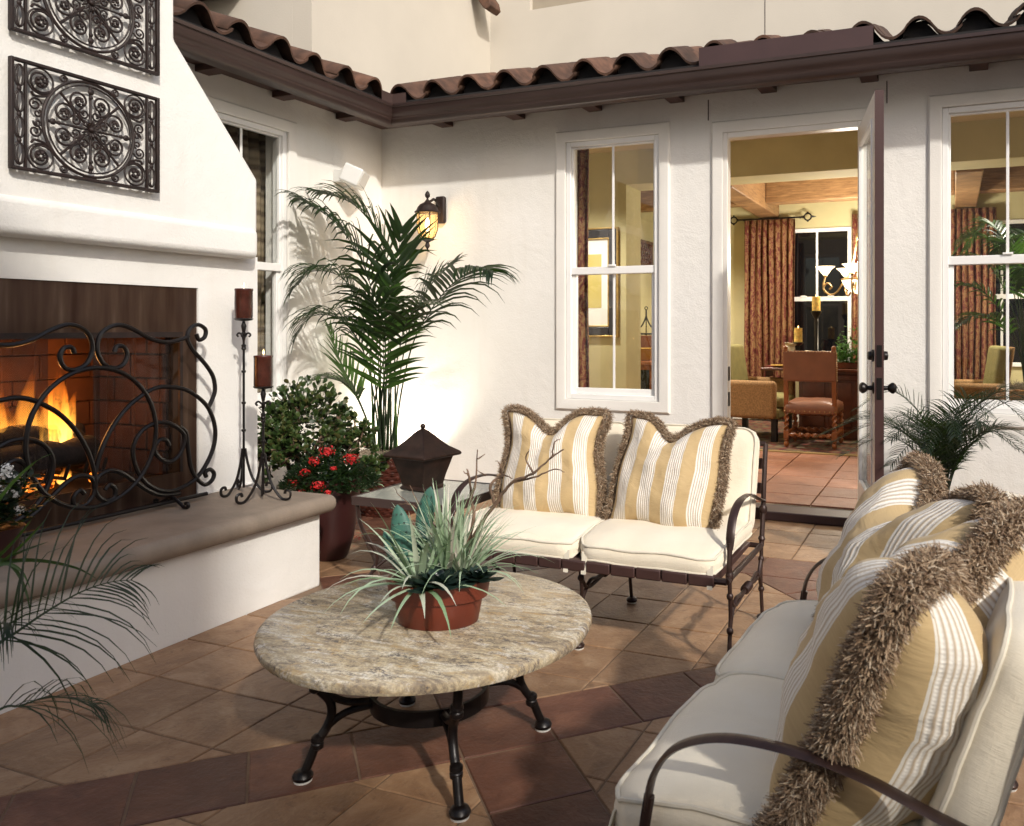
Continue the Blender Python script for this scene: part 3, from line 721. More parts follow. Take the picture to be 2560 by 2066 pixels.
# end of an upper eave tile poking into the top of the picture
e0 = px(1022, 8, y=YU-.45); et = MB()
et.prism([e0+V((-.14, 0, .30)), e0+V((.03, 0, .06)), e0+V((.05, 0, -.02)), e0+V((.0, 0, -.06)), e0+V((-.05, 0, -.03)), e0+V((-.22, 0, .22))], (0, .22, 0))
et.build('upper_eave_end', 'roof_tile', house, bevel=.01)
# dark soffit of the upper roof over the left wing
e1 = px(360, 0, y=YE-.35); us = MB(); us.prism([V((e1.x-2.2, YE-.5, e1.z+.02)), V((e1.x+.45, YE-.5, e1.z+.12)), V((e1.x+.45, YE-.002, e1.z+.14)), V((e1.x-2.2, YE-.002, e1.z+.04))], (0, 0, .08)); us.build('upper_soffit', 'tail', house, smooth=False)

# unseen left upper storey and right wing, added to block low sky light
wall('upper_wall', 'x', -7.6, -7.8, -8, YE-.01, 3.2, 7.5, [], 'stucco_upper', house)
wall('wall', 'x', 5.0, 5.2, -2.0, 5.69, 0, 3.2, [], 'stucco', house)
# ------------------------------------------------------------------ fireplace
FXF = -3.60; FYR = 3.525; FYC = 2.53
fire = thing('outdoor_fireplace', 'white stucco outdoor fireplace with tapering chimney hood and raised stone hearth', 'fireplace', (-3.9, FYC, 0))
FY_L = 2*FYC-FYR
fb0, fb1, fz1 = 2*FYC-3.135, 3.135, 1.53            # steel surround
ob0, ob1, oz0, oz1 = 2*FYC-3.035, 3.035, .60, 1.285 # mesh opening
wall('fireplace_face', 'x', FXF, FXF-.12, FY_L, FYR, .40, 1.72, [(fb0, fb1, .0, fz1)], 'stucco', fire)
s_ = MB(); s_.box(-4.449, FXF-.121, FYR-.12, FYR-.001, .40, 1.72); s_.box(-4.449, FXF-.121, FY_L+.001, FY_L+.12, .40, 1.72); s_.build('fireplace_side', 'stucco', fire, smooth=False)
mt = MB(); mt.box(-4.44, -3.505, 2*FYC-3.45, 3.45, 1.70, 1.865); mt.build('mantel', 'stucco', fire, bevel=.035, segs=5)
ch = MB(); r_ = [(3.455, 1.84), (3.455, 2.135), (2.935, 2.735), (2.935, 5.5)]
poly = [(y, z) for y, z in r_]+[(2*FYC-y, z) for y, z in r_[::-1]]
ch.prism([V((-3.525, y, z)) for y, z in poly], (-.90, 0, 0)); ch.build('chimney_hood', 'stucco', fire, bevel=.02, segs=4)
hb = MB(); hb.box(-4.449, -3.03, .2, 3.385, -.01, .372); hb.build('hearth_base', 'stucco', fire, bevel=.012, segs=3)
hs = MB(); hs.box(-4.40, -2.962, .15, 3.45, .372, .462); hs.build('hearth_slab', 'hearth', fire, bevel=.042, segs=7)
gt = MB(); gt.box(FXF-.004, FXF+.018, FY_L+.1, FYR-.04, .462, .470); gt.build('mortar_line', 'stucco_band', fire, bevel=.003)
stl = MB()
for (a, b, lo, hi) in ((fb0, ob0, .463, fz1), (ob1, fb1, .463, fz1), (ob0, ob1, oz1, fz1), (ob0, ob1, .463, oz0)): stl.box(FXF-.02, FXF-.012, a, b, lo, hi)
stl.build('steel_surround', 'steel', fire, smooth=False)
tr_ = MB(); tr_.box(FXF-.012, FXF-.004, ob1-.004, ob1+.012, oz0, oz1+.02); tr_.box(FXF-.012, FXF-.004, ob0, ob1-.004, oz1-.006, oz1+.02); tr_.build('opening_trim', 'rust_iron', fire, smooth=False)
# firebox: brick panels
fbx = MB(); X1 = -4.22; fbx.box(X1-.06, FXF-.021, ob0-.05, ob1+.05, .50, oz0-.035); fbx.box(X1-.06, FXF-.021, ob0-.05, ob1+.05, oz1+.14, oz1+.17); fbx.box(X1-.08, X1-.05, ob0-.1, ob1+.1, .5, 1.5)
fbx.box(X1-.05, FXF-.022, ob1+.0505, ob1+.07, .501, 1.45); fbx.box(X1-.05, FXF-.022, ob0-.07, ob0-.0505, .501, 1.45)
box_o = fbx.build('firebox', 'soot_and_gloom', fire, smooth=False)
bh = .125
for row in range(7):
    z0 = oz0-.035+row*bh
    for k in range(-1, 5):
        y0 = ob0-.05+(k+(.5 if row % 2 else 0))*.26; a, b = max(y0, ob0-.05), min(y0+.26, ob1+.05)
        if b-a > .03:
            q = MB(); q.box(X1-.05, X1-.02+rnd(-.003, .003), a+.002, b-.002, z0+.002, z0+bh-.002); q.build('firebrick', 'firebrick', box_o, bevel=.004, segs=1)
    for k in range(-1, 3):
        x0 = X1-.02+(k+(.5 if row % 2 else 0))*.24; a, b = max(x0, X1-.018), min(x0+.24, FXF-.14)
        if b-a > .03:
            for yy, s in ((ob1+.05, -1), (ob0-.05, 1)):
                q = MB(); q.box(a+.004, b-.004, min(yy, yy+s*.025), max(yy, yy+s*.025), z0+.004, z0+bh-.004); q.build('firebrick', 'firebrick', box_o, bevel=.004, segs=1)
# wire mesh curtains: gathered, pulled part-way from both sides
def mesh_curtain(y0, y1):
    mb = MB(); n = int((y1-y0)/.008); vs_ = []
    for i in range(n+1):
        y = y0+(y1-y0)*i/n; w = .010*sin(y*95)+.006*sin(y*41+1)
        vs_ += [V((FXF-.045+w, y, oz0+.01)), V((FXF-.045+w*.7, y, (oz0+oz1)/2)), V((FXF-.045+w*.5, y, oz1))]
    fs = []
    for i in range(n): fs += [(3*i, 3*i+3, 3*i+4, 3*i+1), (3*i+1, 3*i+4, 3*i+5, 3*i+2)]
    mb.add(vs_, fs); return mb.build('mesh_curtain', 'mesh', fire)
mesh_curtain(ob0+.01, 2.40); mesh_curtain(2.60, ob1-.005)
rodm = MB(); rodm.tube([(FXF-.045, ob0, oz1+.004), (FXF-.045, ob1, oz1+.004)], .006); rodm.build('curtain_rod', 'soot_and_gloom', fire)

# unseen wall added behind the viewer to shade the near floor and hearth
nb = thing('shade_wall', 'tall unseen stucco wall added behind the viewer to shade the near floor', 'wall', (0, -2.2, 0))
w_ = MB(); w_.box(3.2, 7.0, -2.4, -2.2, 0, 4.15); w_.box(-2.0, 3.2, -2.45, -2.2, 0, 6.1); w_.build('wall_body', 'stucco', nb, smooth=False)
c_ = MB(); c_.box(3.25, 7.05, -2.45, -2.15, 4.15, 4.23); c_.box(-2.05, 3.25, -2.5, -2.15, 6.1, 6.18); c_.build('coping', 'hearth', nb, bevel=.02)
# ------------------------------------------------------------------ wall grilles
def spiral(c, r0, r1, a0, turns, n=22):
    """points of a scroll in the (y,z) plane round c, winding from radius r0 to r1"""
    return [V((c[0]+((r0+(r1-r0)*(i/n)**.8)*cos(a0+turns*2*pi*i/n)), c[1]+((r0+(r1-r0)*(i/n)**.8)*sin(a0+turns*2*pi*i/n)), 0)) for i in range(n+1)]
def make_grille(label):
    t = thing('iron_grille', label, 'wall grille', group='iron scrollwork grilles on the chimney')
    L = lambda pts, x=0: [V((x, p[0], p[1])) for p in pts]
    W, H = .335, .225
    def part(name, curves, r, flat=1.0, seg=6, x=0, closed=False):
        mb = MB()
        for c in curves: mb.tube(L(c, x), r, seg, closed=closed)
        return mb.build(name, 'rust_iron', t)
    f = MB()
    for (a, b, lo, hi) in ((-W, -W+.014, -H, H), (W-.014, W, -H, H), (-W+.014, W-.014, H-.014, H), (-W+.014, W-.014, -H, -H+.014)): f.box(-.011, .011, a, b, lo, hi)
    for s in (-1, 1): f.box(-.008, .008, s*(W-.062)-.004, s*(W-.062)+.004, -H+.014, H-.014)
    f.build('frame', 'rust_iron', t, bevel=.003)
    circ = lambda cx, cz, rx, rz, n=22: [V((cx+rx*cos(2*pi*i/n), cz+rz*sin(2*pi*i/n), 0)) for i in range(n)]
    for s in (-1, 1):
        for k in range(4):
            part('side_oval', [circ(s*(W-.038), -.158+k*.105, .018, .044)], .0042, closed=True)
            part('side_oval', [circ(s*(W-.038), -.158+k*.105, .010, .040)], .0028, closed=True, x=.004)
            if k < 3:
                d = MB(); d.ball((0, s*(W-.038), -.105+k*.105), .010, 8, 5, (.8, 1, 1.2)); d.build('side_boss', 'rust_iron', t)
    part('ring', [circ(0, 0, .205, .205, 44)], .0068, closed=True); part('ring', [circ(0, 0, .188, .188, 44)], .0038, closed=True, x=.003)
    for sy in (-1, 1):
        for sz in (-1, 1):
            c = (sy*.213, sz*.155); a0 = math.atan2(-sz, -sy)
            part('corner_scroll', [spiral(c, .050, .012, a0, sy*sz*1.8, 30)], .005)
            part('corner_scroll', [circ(c[0], c[1], .052, .052, 26)], .004, closed=True)
            part('corner_scroll', [spiral((sy*.118, sz*.190), .020, .006, a0, -sy*sz*1.4, 18)], .0042)
            part('corner_scroll', [spiral((sy*.235, sz*.055), .030, .008, a0+1, -sy*sz*1.5, 20), spiral((sy*.225, sz*.02), .018, .005, a0+2, sy*sz*1.2, 14)], .0042)
            part('corner_leaf', [smoothpts([(sy*.165, sz*.125, 0), (sy*.19, sz*.1, 0), (sy*.235, sz*.09, 0), (sy*.25, sz*.105, 0)], 4)], .0055)
            b = MB()
            for k in range(5): b.ball((.004, c[0]+.014*cos(k*1.26), c[1]+.014*sin(k*1.26)), .009, 7, 5)
            b.build('corner_rosette', 'rust_iron', t)
    for k in range(8):
        a = pi/8+k*pi/4; s = 1 if k % 2 else -1
        c = (.125*cos(a), .125*sin(a))
        part('scroll', [spiral(c, .050, .014, a+pi, s*1.55, 28)], .005)
        part('scroll', [spiral((.070*cos(a), .070*sin(a)), .026, .007, a, -s*1.4, 18)], .0042)
        b = MB()
        for j in range(7):
            q = j*.9; b.ball((.005, c[0]+.017*cos(q)*(.4+.1*j), c[1]+.017*sin(q)*(.4+.1*j)), .0085-.0005*j, 7, 5)
        b.build('leaf_cluster', 'rust_iron', t)
        aa = k*pi/4
        part('spoke', [[V((.035*cos(aa), .035*sin(aa), 0)), V((.100*cos(aa), .100*sin(aa), 0)), V((.186*cos(aa), .186*sin(aa), 0))]], [.007, .0045, .007])
        if k % 2 == 0:
            b = MB(); b.ball((.004, .165*cos(aa), .165*sin(aa)), .014, 8, 5, (.7, 1, 1)); b.ball((.004, .14*cos(aa), .14*sin(aa)), .009, 8, 5); b.build('spoke_boss', 'rust_iron', t)
    b = MB(); b.ball((.008, 0, 0), .013, 10, 6)
    for k in range(14):
        aa = k*2*pi/14; b.tube([V((.004, .012*cos(aa), .012*sin(aa))), V((.010, .030*cos(aa), .030*sin(aa))), V((.004, .046*cos(aa), .046*sin(aa)))], [.003, .006, .003], 6)
    b.build('rosette', 'rust_iron', t)
    b = MB(); b.tube([(-.03, 0, H-.01), (-.0, 0, H-.01)], .006); b.tube([(-.03, -W+.02, -H+.01), (-.0, -W+.02, -H+.01)], .006); b.tube([(-.03, W-.02, -H+.01), (0, W-.02, -H+.01)], .006); b.build('standoff', 'rust_iron', t)
    return t
g1 = make_grille('iron scrollwork grille lower on the white chimney, wholly in view')
g1.location = (-3.495, 2.485, 2.19)
g2 = copy_tree(g1, 'iron scrollwork grille higher on the chimney, its top cut off by the picture edge'); g2.location = (-3.495, 2.485, 2.745)

# ------------------------------------------------------------------ fire screen, traced from its scrolls
scr = thing('fire_screen', 'wrought iron fire screen of big open scrolls and circles before the firebox', 'fire screen', (-3.47, 2.53, .462))
def zp(p, x=-3.48):      # positions read in a 1620-wide enlargement of the fireplace corner
    return px(p[0]*.29045, 638.6+p[1]*.29045, x=x)
YM = zp((685, 700)).y
def both(name, ctrl, r=.0105, n=5, mirror=True):
    pts = [zp(p) for p in smoothpts([(a, b, 0) for a, b in ctrl], n)]
    for m in ((0, 1) if mirror else (0,)):
        q = [V((p.x, 2*YM-p.y, p.z)) for p in pts] if m else pts
        mb = MB(); mb.tube(q, r, 8); mb.build(name, 'iron_black', scr)
both('scroll', [(825,350),(845,308),(895,312),(918,370),(890,440),(825,465),(745,430),(702,330),(725,225),(795,168),(880,155),(975,190),(1080,248),(1200,278),(1310,258),(1365,235)])
both('scroll', [(1420,220),(1440,262),(1480,240),(1485,185),(1432,152),(1375,180),(1355,250),(1395,335),(1475,425),(1538,520),(1555,620),(1535,690),(1505,755)])
cc, rr_ = zp((650, 970)), (zp((650, 467)).z-zp((650, 1478)).z)/2
mb = MB(); mb.tube([V((-3.475, YM+rr_*cos(a*2*pi/44)*.97, cc.z+rr_*sin(a*2*pi/44))) for a in range(44)], .0105, 8, closed=True); mb.build('ring', 'iron_black', scr)
both('scroll', [(1050,645),(1120,612),(1200,600),(1340,620),(1450,690),(1520,780),(1557,920),(1530,1080),(1430,1250),(1290,1340),(1180,1355),(1060,1300),(985,1190),(960,1060),(1000,950),(1090,875),(1200,858),(1295,905),(1335,965),(1310,1070),(1240,1140),(1160,1122),(1113,1050),(1150,988),(1200,985),(1222,1025)])
both('scroll', [(1050,645),(930,740),(820,880),(740,1040),(697,1180),(680,1290),(700,1380),(760,1425),(822,1400),(832,1340),(790,1308),(758,1345)])
both('scroll', [(690,1290),(720,1240),(800,1205),(880,1225),(980,1290),(1080,1355),(1180,1385),(1300,1370)])
both('scroll', [(1298,890),(1345,930),(1360,1050),(1380,1180),(1420,1260),(1480,1308),(1530,1280),(1548,1230),(1520,1198),(1483,1220),(1492,1252)])
yb = zp((1495, 1325)).y; zb = .492
mb = MB(); mb.tube([(-3.48, yb, zb), (-3.48, 2*YM-yb, zb)], .010, 8); mb.build('bottom_bar', 'iron_black', scr)
for yy in (zp((1240, 1390)).y, 2*YM-zp((1240, 1390)).y):
    mb = MB()
    for s in (-1, 1):
        mb.tube(smoothpts([(-3.48, yy, .505), (-3.48+s*.02, yy, .508), (-3.48+s*.065, yy, .482), (-3.48+s*.085, yy, .470), (-3.48+s*.108, yy, .474), (-3.48+s*.108, yy, .490), (-3.48+s*.092, yy, .488)], 4), .0085, 8)
    mb.build('foot', 'iron_black', scr)

# ------------------------------------------------------------------ fire: grate, logs, flames
gr = thing('fire_grate', 'black iron grate holding the burning logs', 'grate', (-3.95, 2.5, .57))
mb = MB()
for k in range(7): mb.tube([(-4.10, 2.22+k*.09, .66), (-4.08, 2.22+k*.09, .63), (-3.80, 2.22+k*.09, .63), (-3.77, 2.22+k*.09, .70)], .009, 6)
mb.build('bar', 'soot_and_gloom', gr)
for y in (2.24, 2.74):
    for x in (-4.05, -3.82): mb = MB(); mb.tube([(x, y, .60), (x, y, .625)], .010, 6); mb.build('leg', 'soot_and_gloom', gr)
def log(a, b, r, label):
    pts = [V(a).lerp(V(b), k/9) for k in range(10)]; mb = MB(); mb.tube(pts, r, 14)
    for i, p in enumerate(mb.v):
        q = V(p); n = mnoise.noise(q*11)*.02+mnoise.noise(q*28)*.010; ax = V(a).lerp(V(b), max(0, min(1, (q-V(a)).dot(V(b)-V(a))/(V(b)-V(a)).length_squared))); d = q-ax
        if d.length > 1e-4: mb.v[i] = tuple(ax+d*(1+n/ r*.9))
    o = mb.build('fire_log', 'charred', origin=tuple((V(a)+V(b))/2)); tag(o, label, 'log', 'charred logs in the fire'); return o
log((-3.84, 2.12, .73), (-3.81, 2.72, .745), .066, 'charred log lying at the front of the fire grate')
log((-4.05, 2.16, .72), (-4.04, 2.70, .71), .065, 'charred log lying at the back of the fire grate')
log((-3.96, 2.20, .82), (-3.93, 2.62, .815), .055, 'charred log piled on top of the other logs in the fire')
log((-3.84, 2.66, .68), (-4.02, 2.78, .83), .042, 'short charred log propped up steeply at the right of the fire')
eb = MB()
for k in range(60): eb.ball((rnd(-4.08, -3.8), rnd(2.2, 2.75), .60+rnd(0, .02)), rnd(.010, .024), 6, 4)
tag(eb.build('glowing_embers', 'ember'), 'glowing orange embers on the firebox floor under the grate', 'embers', kind='stuff')
fl = thing('log_fire', 'tall yellow and orange flames of the log fire', 'fire', (-3.95, 2.5, .72))
random.seed(19)
def flame(x, y, z, h, w, lean=0):
    prof = []; n = 14; mb = MB(); secs = []; ph = rnd(0, 6)
    for i in range(n+1):
        t = i/n; r = w*(sin(pi*min(1, t*1.12+.12)**.75)*(1-t)**.35+.002) if t < 1 else .001
        cx = x+.02*sin(t*5+ph); cy = y+lean*t*h+.030*sin(t*6+ph*1.7)*t
        secs.append([V((cx+r*.55*cos(a*2*pi/14)*(1+.15*sin(3*a+ph+t*4)), cy+r*cos(pi/2-a*2*pi/14)*(1+.25*mnoise.noise(V((a*.7, t*3, ph)))), z+t*h)) for a in range(14)])
    mb.loft(secs); o = mb.build('flame', 'flame', fl, angle=180); o.visible_shadow = True
for a in ((-3.95, 2.63, .72, .56, .085, .0), (-3.90, 2.56, .74, .40, .07, .1), (-4.0, 2.67, .72, .44, .06, -.05), (-3.93, 2.45, .74, .36, .06, .06), (-3.96, 2.36, .74, .40, .07, -.03), (-3.9, 2.28, .76, .30, .05, .0), (-3.97, 2.52, .78, .50, .05, .05),
          (-3.84, 2.735, .66, .22, .024, -.2), (-3.88, 2.66, .72, .30, .04, -.1), (-3.83, 2.60, .60, .12, .035, .1), (-3.82, 2.46, .60, .08, .03, 0), (-4.02, 2.40, .75, .50, .09, .02), (-4.03, 2.58, .74, .48, .07, 0), *[(rnd(-4.04, -3.84), rnd(2.2, 2.70), rnd(.70, .80), rnd(.20, .42), rnd(.022, .045), rnd(-.08, .08)) for _ in range(22)]): flame(*a)
fd = bpy.data.lights.new('fire_light', 'POINT'); fd.energy = 11; fd.color = (1, .42, .12); fd.shadow_soft_size = .14
fo = bpy.data.objects.new('fire_light', fd); COL.objects.link(fo); fo.location = (-4.0, 2.55, 1.0)

# ------------------------------------------------------------------ candle stands on the hearth
def candle_stand(loc, H, rot, label, clabel, hc):
    t = thing('candle_stand', label, 'candle stand', loc, 'iron candle stands on the hearth')
    x, y, z = loc; c = lambda zz: (x, y, z+zz)
    s = MB(); s.tube([c(.03), c(H-.05)], .0062, 8); s.build('stem', 'iron_black', t)
    for zz in (.34*H+.02, .52*H, .70*H): k = MB(); k.lathe([(.010, -.006), (.0115, 0), (.010, .006)], c(zz), 10); k.build('collar', 'iron_black', t)
    k = MB()
    k.lathe([(.010, -.015), (.013, -.008), (.010, 0), (.013, .008), (.008, .014)], c(H-.145), 10); k.build('collar', 'iron_black', t)
    f = MB(); f.lathe([(.005, -.12), (.010, -.095), (.006, -.075), (.010, -.055), (.014, -.035), (.006, -.012)], c(H), 10)
    for a in range(4):
        d = V((cos(a*pi/2+rot), sin(a*pi/2+rot), 0)); f.tube(smoothpts([V(c(H-.085))+d*.006, V(c(H-.072))+d*.022, V(c(H-.082))+d*.034, V(c(H-.092))+d*.026], 4), [.005]*13, 6)
    f.build('fleur', 'iron_black', t)
    d_ = MB(); d_.lathe([(.004, -.012), (.040, -.006), (.047, 0), (.047, .004), (.043, .003), (.002, .002)], c(H), 20); d_.build('drip_pan', 'iron_black', t)
    for a in range(3):
        d = V((cos(rot+a*2*pi/3), sin(rot+a*2*pi/3), 0)); base = V((x, y, z))
        l = MB(); l.tube(smoothpts([base+V((0,0,.235))+d*.007, base+V((0,0,.16))+d*.020, base+V((0,0,.08))+d*.045, base+V((0,0,.022))+d*.085, base+V((0,0,.007))+d*.112, base+V((0,0,.016))+d*.138, base+V((0,0,.045))+d*.140, base+V((0,0,.052))+d*.118, base+V((0,0,.036))+d*.112], 5), .0075, 6, flat=.7); l.build('leg', 'iron_black', t)
    zc = z+H+.005; cr = .0445
    ca = thing('pillar_candle', clabel, 'candle', (x, y, zc), 'brown pillar candles on the stands')
    b = MB(); pr = [(cr*.98, 0), (cr*1.01, .01), (cr, .5*hc), (cr*.99, hc-.014), (cr*1.04, hc-.006), (cr*1.0, hc), (cr*.9, hc-.001), (cr*.7, hc-.008), (.002, hc-.010)]
    b.lathe(pr, (x, y, zc), 28)
    for i, p in enumerate(b.v):
        q = V(p); n = mnoise.noise(q*32)*.0022; dd = V((q.x-x, q.y-y, 0)); b.v[i] = tuple(q+dd.normalized()*n if dd.length > .01 else q)
    b.build('wax_body', 'wax', ca)
    w = MB(); w.tube([(x, y, zc+hc-.012), (x+.002, y, zc+hc+.006)], .0012, 6); w.build('wick', 'soot_and_gloom', ca)
    fl_ = MB(); fl_.lathe([(.0008, -.002), (.0038, .004), (.0042, .009), (.002, .018), (.0003, .026)], (x+.002, y, zc+hc+.006), 10); fl_.build('flame', 'candle_flame', ca)
h1 = px(514, 671, x=-3.43).z-.462; h2 = px(558, 813, x=-3.20).z-.462
c1t = px(514, 607, x=-3.43).z-.462-h1; c2t = px(558, 747, x=-3.20).z-.462-h2
p1 = px(505, 1025, z=.462); p2 = px(550, 1035, z=.462)
candle_stand((-3.43, px(512, 1000, x=-3.43).y, .462), h1, .5, 'taller black iron candle stand with three curled feet on the hearth', 'brown pillar candle lit on the taller iron stand', c1t-.005)
candle_stand((-3.20, px(553, 1000, x=-3.20).y, .462), h2, 2.4, 'shorter black iron candle stand at the front of the hearth end', 'brown pillar candle lit on the shorter iron stand', c2t-.005)

# ------------------------------------------------------------------ wall lantern and white box fixture
ln = thing('wall_lantern', 'bronze wall lantern with seeded glass lit above the palm', 'lantern', (px(930, 445, y=5.69).x, 5.66, 2.1))
lx = px(898, 470, y=5.50).x; lz = px(898, 470, y=5.50).z; ly = 5.50; sc = .93
bx_ = px(928, 442, y=5.69)
b = MB(); b.box(bx_.x-.045, bx_.x+.045, 5.655, 5.699, bx_.z-.11, bx_.z+.11); b.build('back_plate', 'rust_iron', ln, bevel=.018, segs=4)
b = MB(); b.tube(smoothpts([(bx_.x, 5.66, bx_.z+.03), (bx_.x-.01, 5.60, bx_.z+.075), (lx+.02, ly+.03, lz+.185), (lx, ly, lz+.165)], 5), .010, 8); b.build('arm', 'rust_iron', ln)
C_ = (lx, ly, lz)
b = MB(); b.lathe([(.098, .082), (.102, .090), (.086, .104), (.078, .125), (.058, .150), (.030, .165), (.022, .172), (.018, .18)], C_, 24); b.build('cap', 'rust_iron', ln)
b = MB(); b.lathe([(.018, .178), (.010, .188), (.008, .20), (.018, .212), (.021, .228), (.014, .246), (.003, .258)], C_, 14); b.build('finial', 'rust_iron', ln)
b = MB(); b.lathe([(.083, .082), (.082, .0), (.078, -.05), (.058, -.105), (.038, -.122)], C_, 24, cap=False); b.build('glass', 'lantern_glass', ln)
b = MB()
for k in range(6):
    a = k*pi/3+.3; b.tube([(lx+.087*cos(a)*q, ly+.087*sin(a)*q, lz+zz) for q, zz in ((1, .088), (.98, .0), (.93, -.05), (.70, -.105), (.45, -.125))], .0045, 6)
b.build('cage_bar', 'rust_iron', ln)
b = MB(); b.lathe([(.052, -.118), (.055, -.128), (.030, -.140), (.012, -.150), (.018, -.165), (.020, -.180), (.010, -.195), (.004, -.212), (.001, -.225)], C_, 16); b.build('base', 'rust_iron', ln)
b = MB(); b.lathe([(.010, -.06), (.018, -.03), (.020, 0), (.012, .03), (.002, .05)], C_, 12); b.build('bulb', 'bulb', ln)
ld = bpy.data.lights.new('lantern_light', 'POINT'); ld.energy = 5; ld.color = (1, .68, .34); ld.shadow_soft_size = .03
lo = bpy.data.objects.new('lantern_light', ld); COL.objects.link(lo); lo.location = (lx, ly, lz-.01)

wb = thing('box_fixture', 'white box-shaped outdoor fixture tilted down in the wall corner under the eave', 'fixture', (-4.44, 5.1, 2.5))
q = px(742, 371, x=-4.30)
m_ = Matrix.Translation(q) @ Euler((0, R(24), R(28)), 'XYZ').to_matrix().to_4x4()
b = MB(); b.box(-.065, .085, -.125, .125, -.07, .07, m_); b.build('case', 'white_plastic', wb, bevel=.014, segs=4)
b = MB(); b.box(.084, .089, -.108, .108, -.055, .055, m_); b.build('front_cover', 'white_plastic', wb, bevel=.004)
b = MB(); b.box(-4.449, q.x-.03, q.y-.055, q.y-.02, q.z-.04, q.z+.05); b.tube([(-4.445, q.y+.06, q.z-.07), (-4.36, q.y+.06, q.z-.06)], .012); b.build('bracket', 'white_plastic', wb, bevel=.004)

# ------------------------------------------------------------------ seating
def pad(mb, W, D, T, r=.05, crown=.02, droop=0, n=18, seed=0, wrinkle=.003):
    """boxed cushion lying flat: top, bottom and side wall"""
    def sq(u, v):      # square grid to rounded rectangle
        hx, hy = W/2, D/2; x, y = u*hx, v*hy; ex, ey = max(0, abs(x)-(hx-r)), max(0, abs(y)-(hy-r))
        if ex > 0 and ey > 0:
            m = max(ex, ey); l = math.hypot(ex, ey); k = m/l; x = math.copysign(hx-r+ex*k, x); y = math.copysign(hy-r+ey*k, y)
        return x, y
    def surf(top):
        vs_ = []
        for j in range(n+1):
            for i in range(n+1):
                u, v = -1+2*i/n, -1+2*j/n; u, v = math.copysign(abs(u)**.8, u), math.copysign(abs(v)**.8, v); x, y = sq(u, v)
                c = (1-u**4)*(1-v**4); z = (T/2+crown*c**.6) if top else (-T/2-crown*.3*c)
                z += mnoise.noise(V((x*7+seed, y*7, 3 if top else 9)))*wrinkle*2.6+mnoise.noise(V((x*19+seed, y*19, 3)))*wrinkle
                if v < -.35: z -= droop*((-v-.35)/.65)**2.2
                vs_.append(V((x, y, z)))
        return vs_
    top, bot = surf(True), surf(False); m = n+1; b = len(mb.v)
    fs = [(j*m+i, j*m+i+1, (j+1)*m+i+1, (j+1)*m+i) for j in range(n) for i in range(n)]
    k = len(top)
    fs += [tuple(k+q for q in f[::-1]) for f in fs]
    ring = [i for i in range(m)]+[j*m+n for j in range(1, m)]+[n*m+i for i in range(n-1, -1, -1)]+[j*m for j in range(n-1, 0, -1)]
    mid = []
    for q in ring:
        p = (top[q]+bot[q])/2; d = V((p.x, p.y, 0)); mid.append(p+V((math.copysign(.008, p.x)*(abs(p.x) > W/2-.02), math.copysign(.008, p.y)*(abs(p.y) > D/2-.02), 0)))
    kk = 2*k; L = len(ring)
    for a in range(L):
        c = (a+1) % L; fs += [(ring[a], ring[c], kk+c, kk+a), (kk+a, kk+c, k+ring[c], k+ring[a])]
    mb.add(top+bot+mid, fs)
    return [top[q] for q in ring], [bot[q] for q in ring]
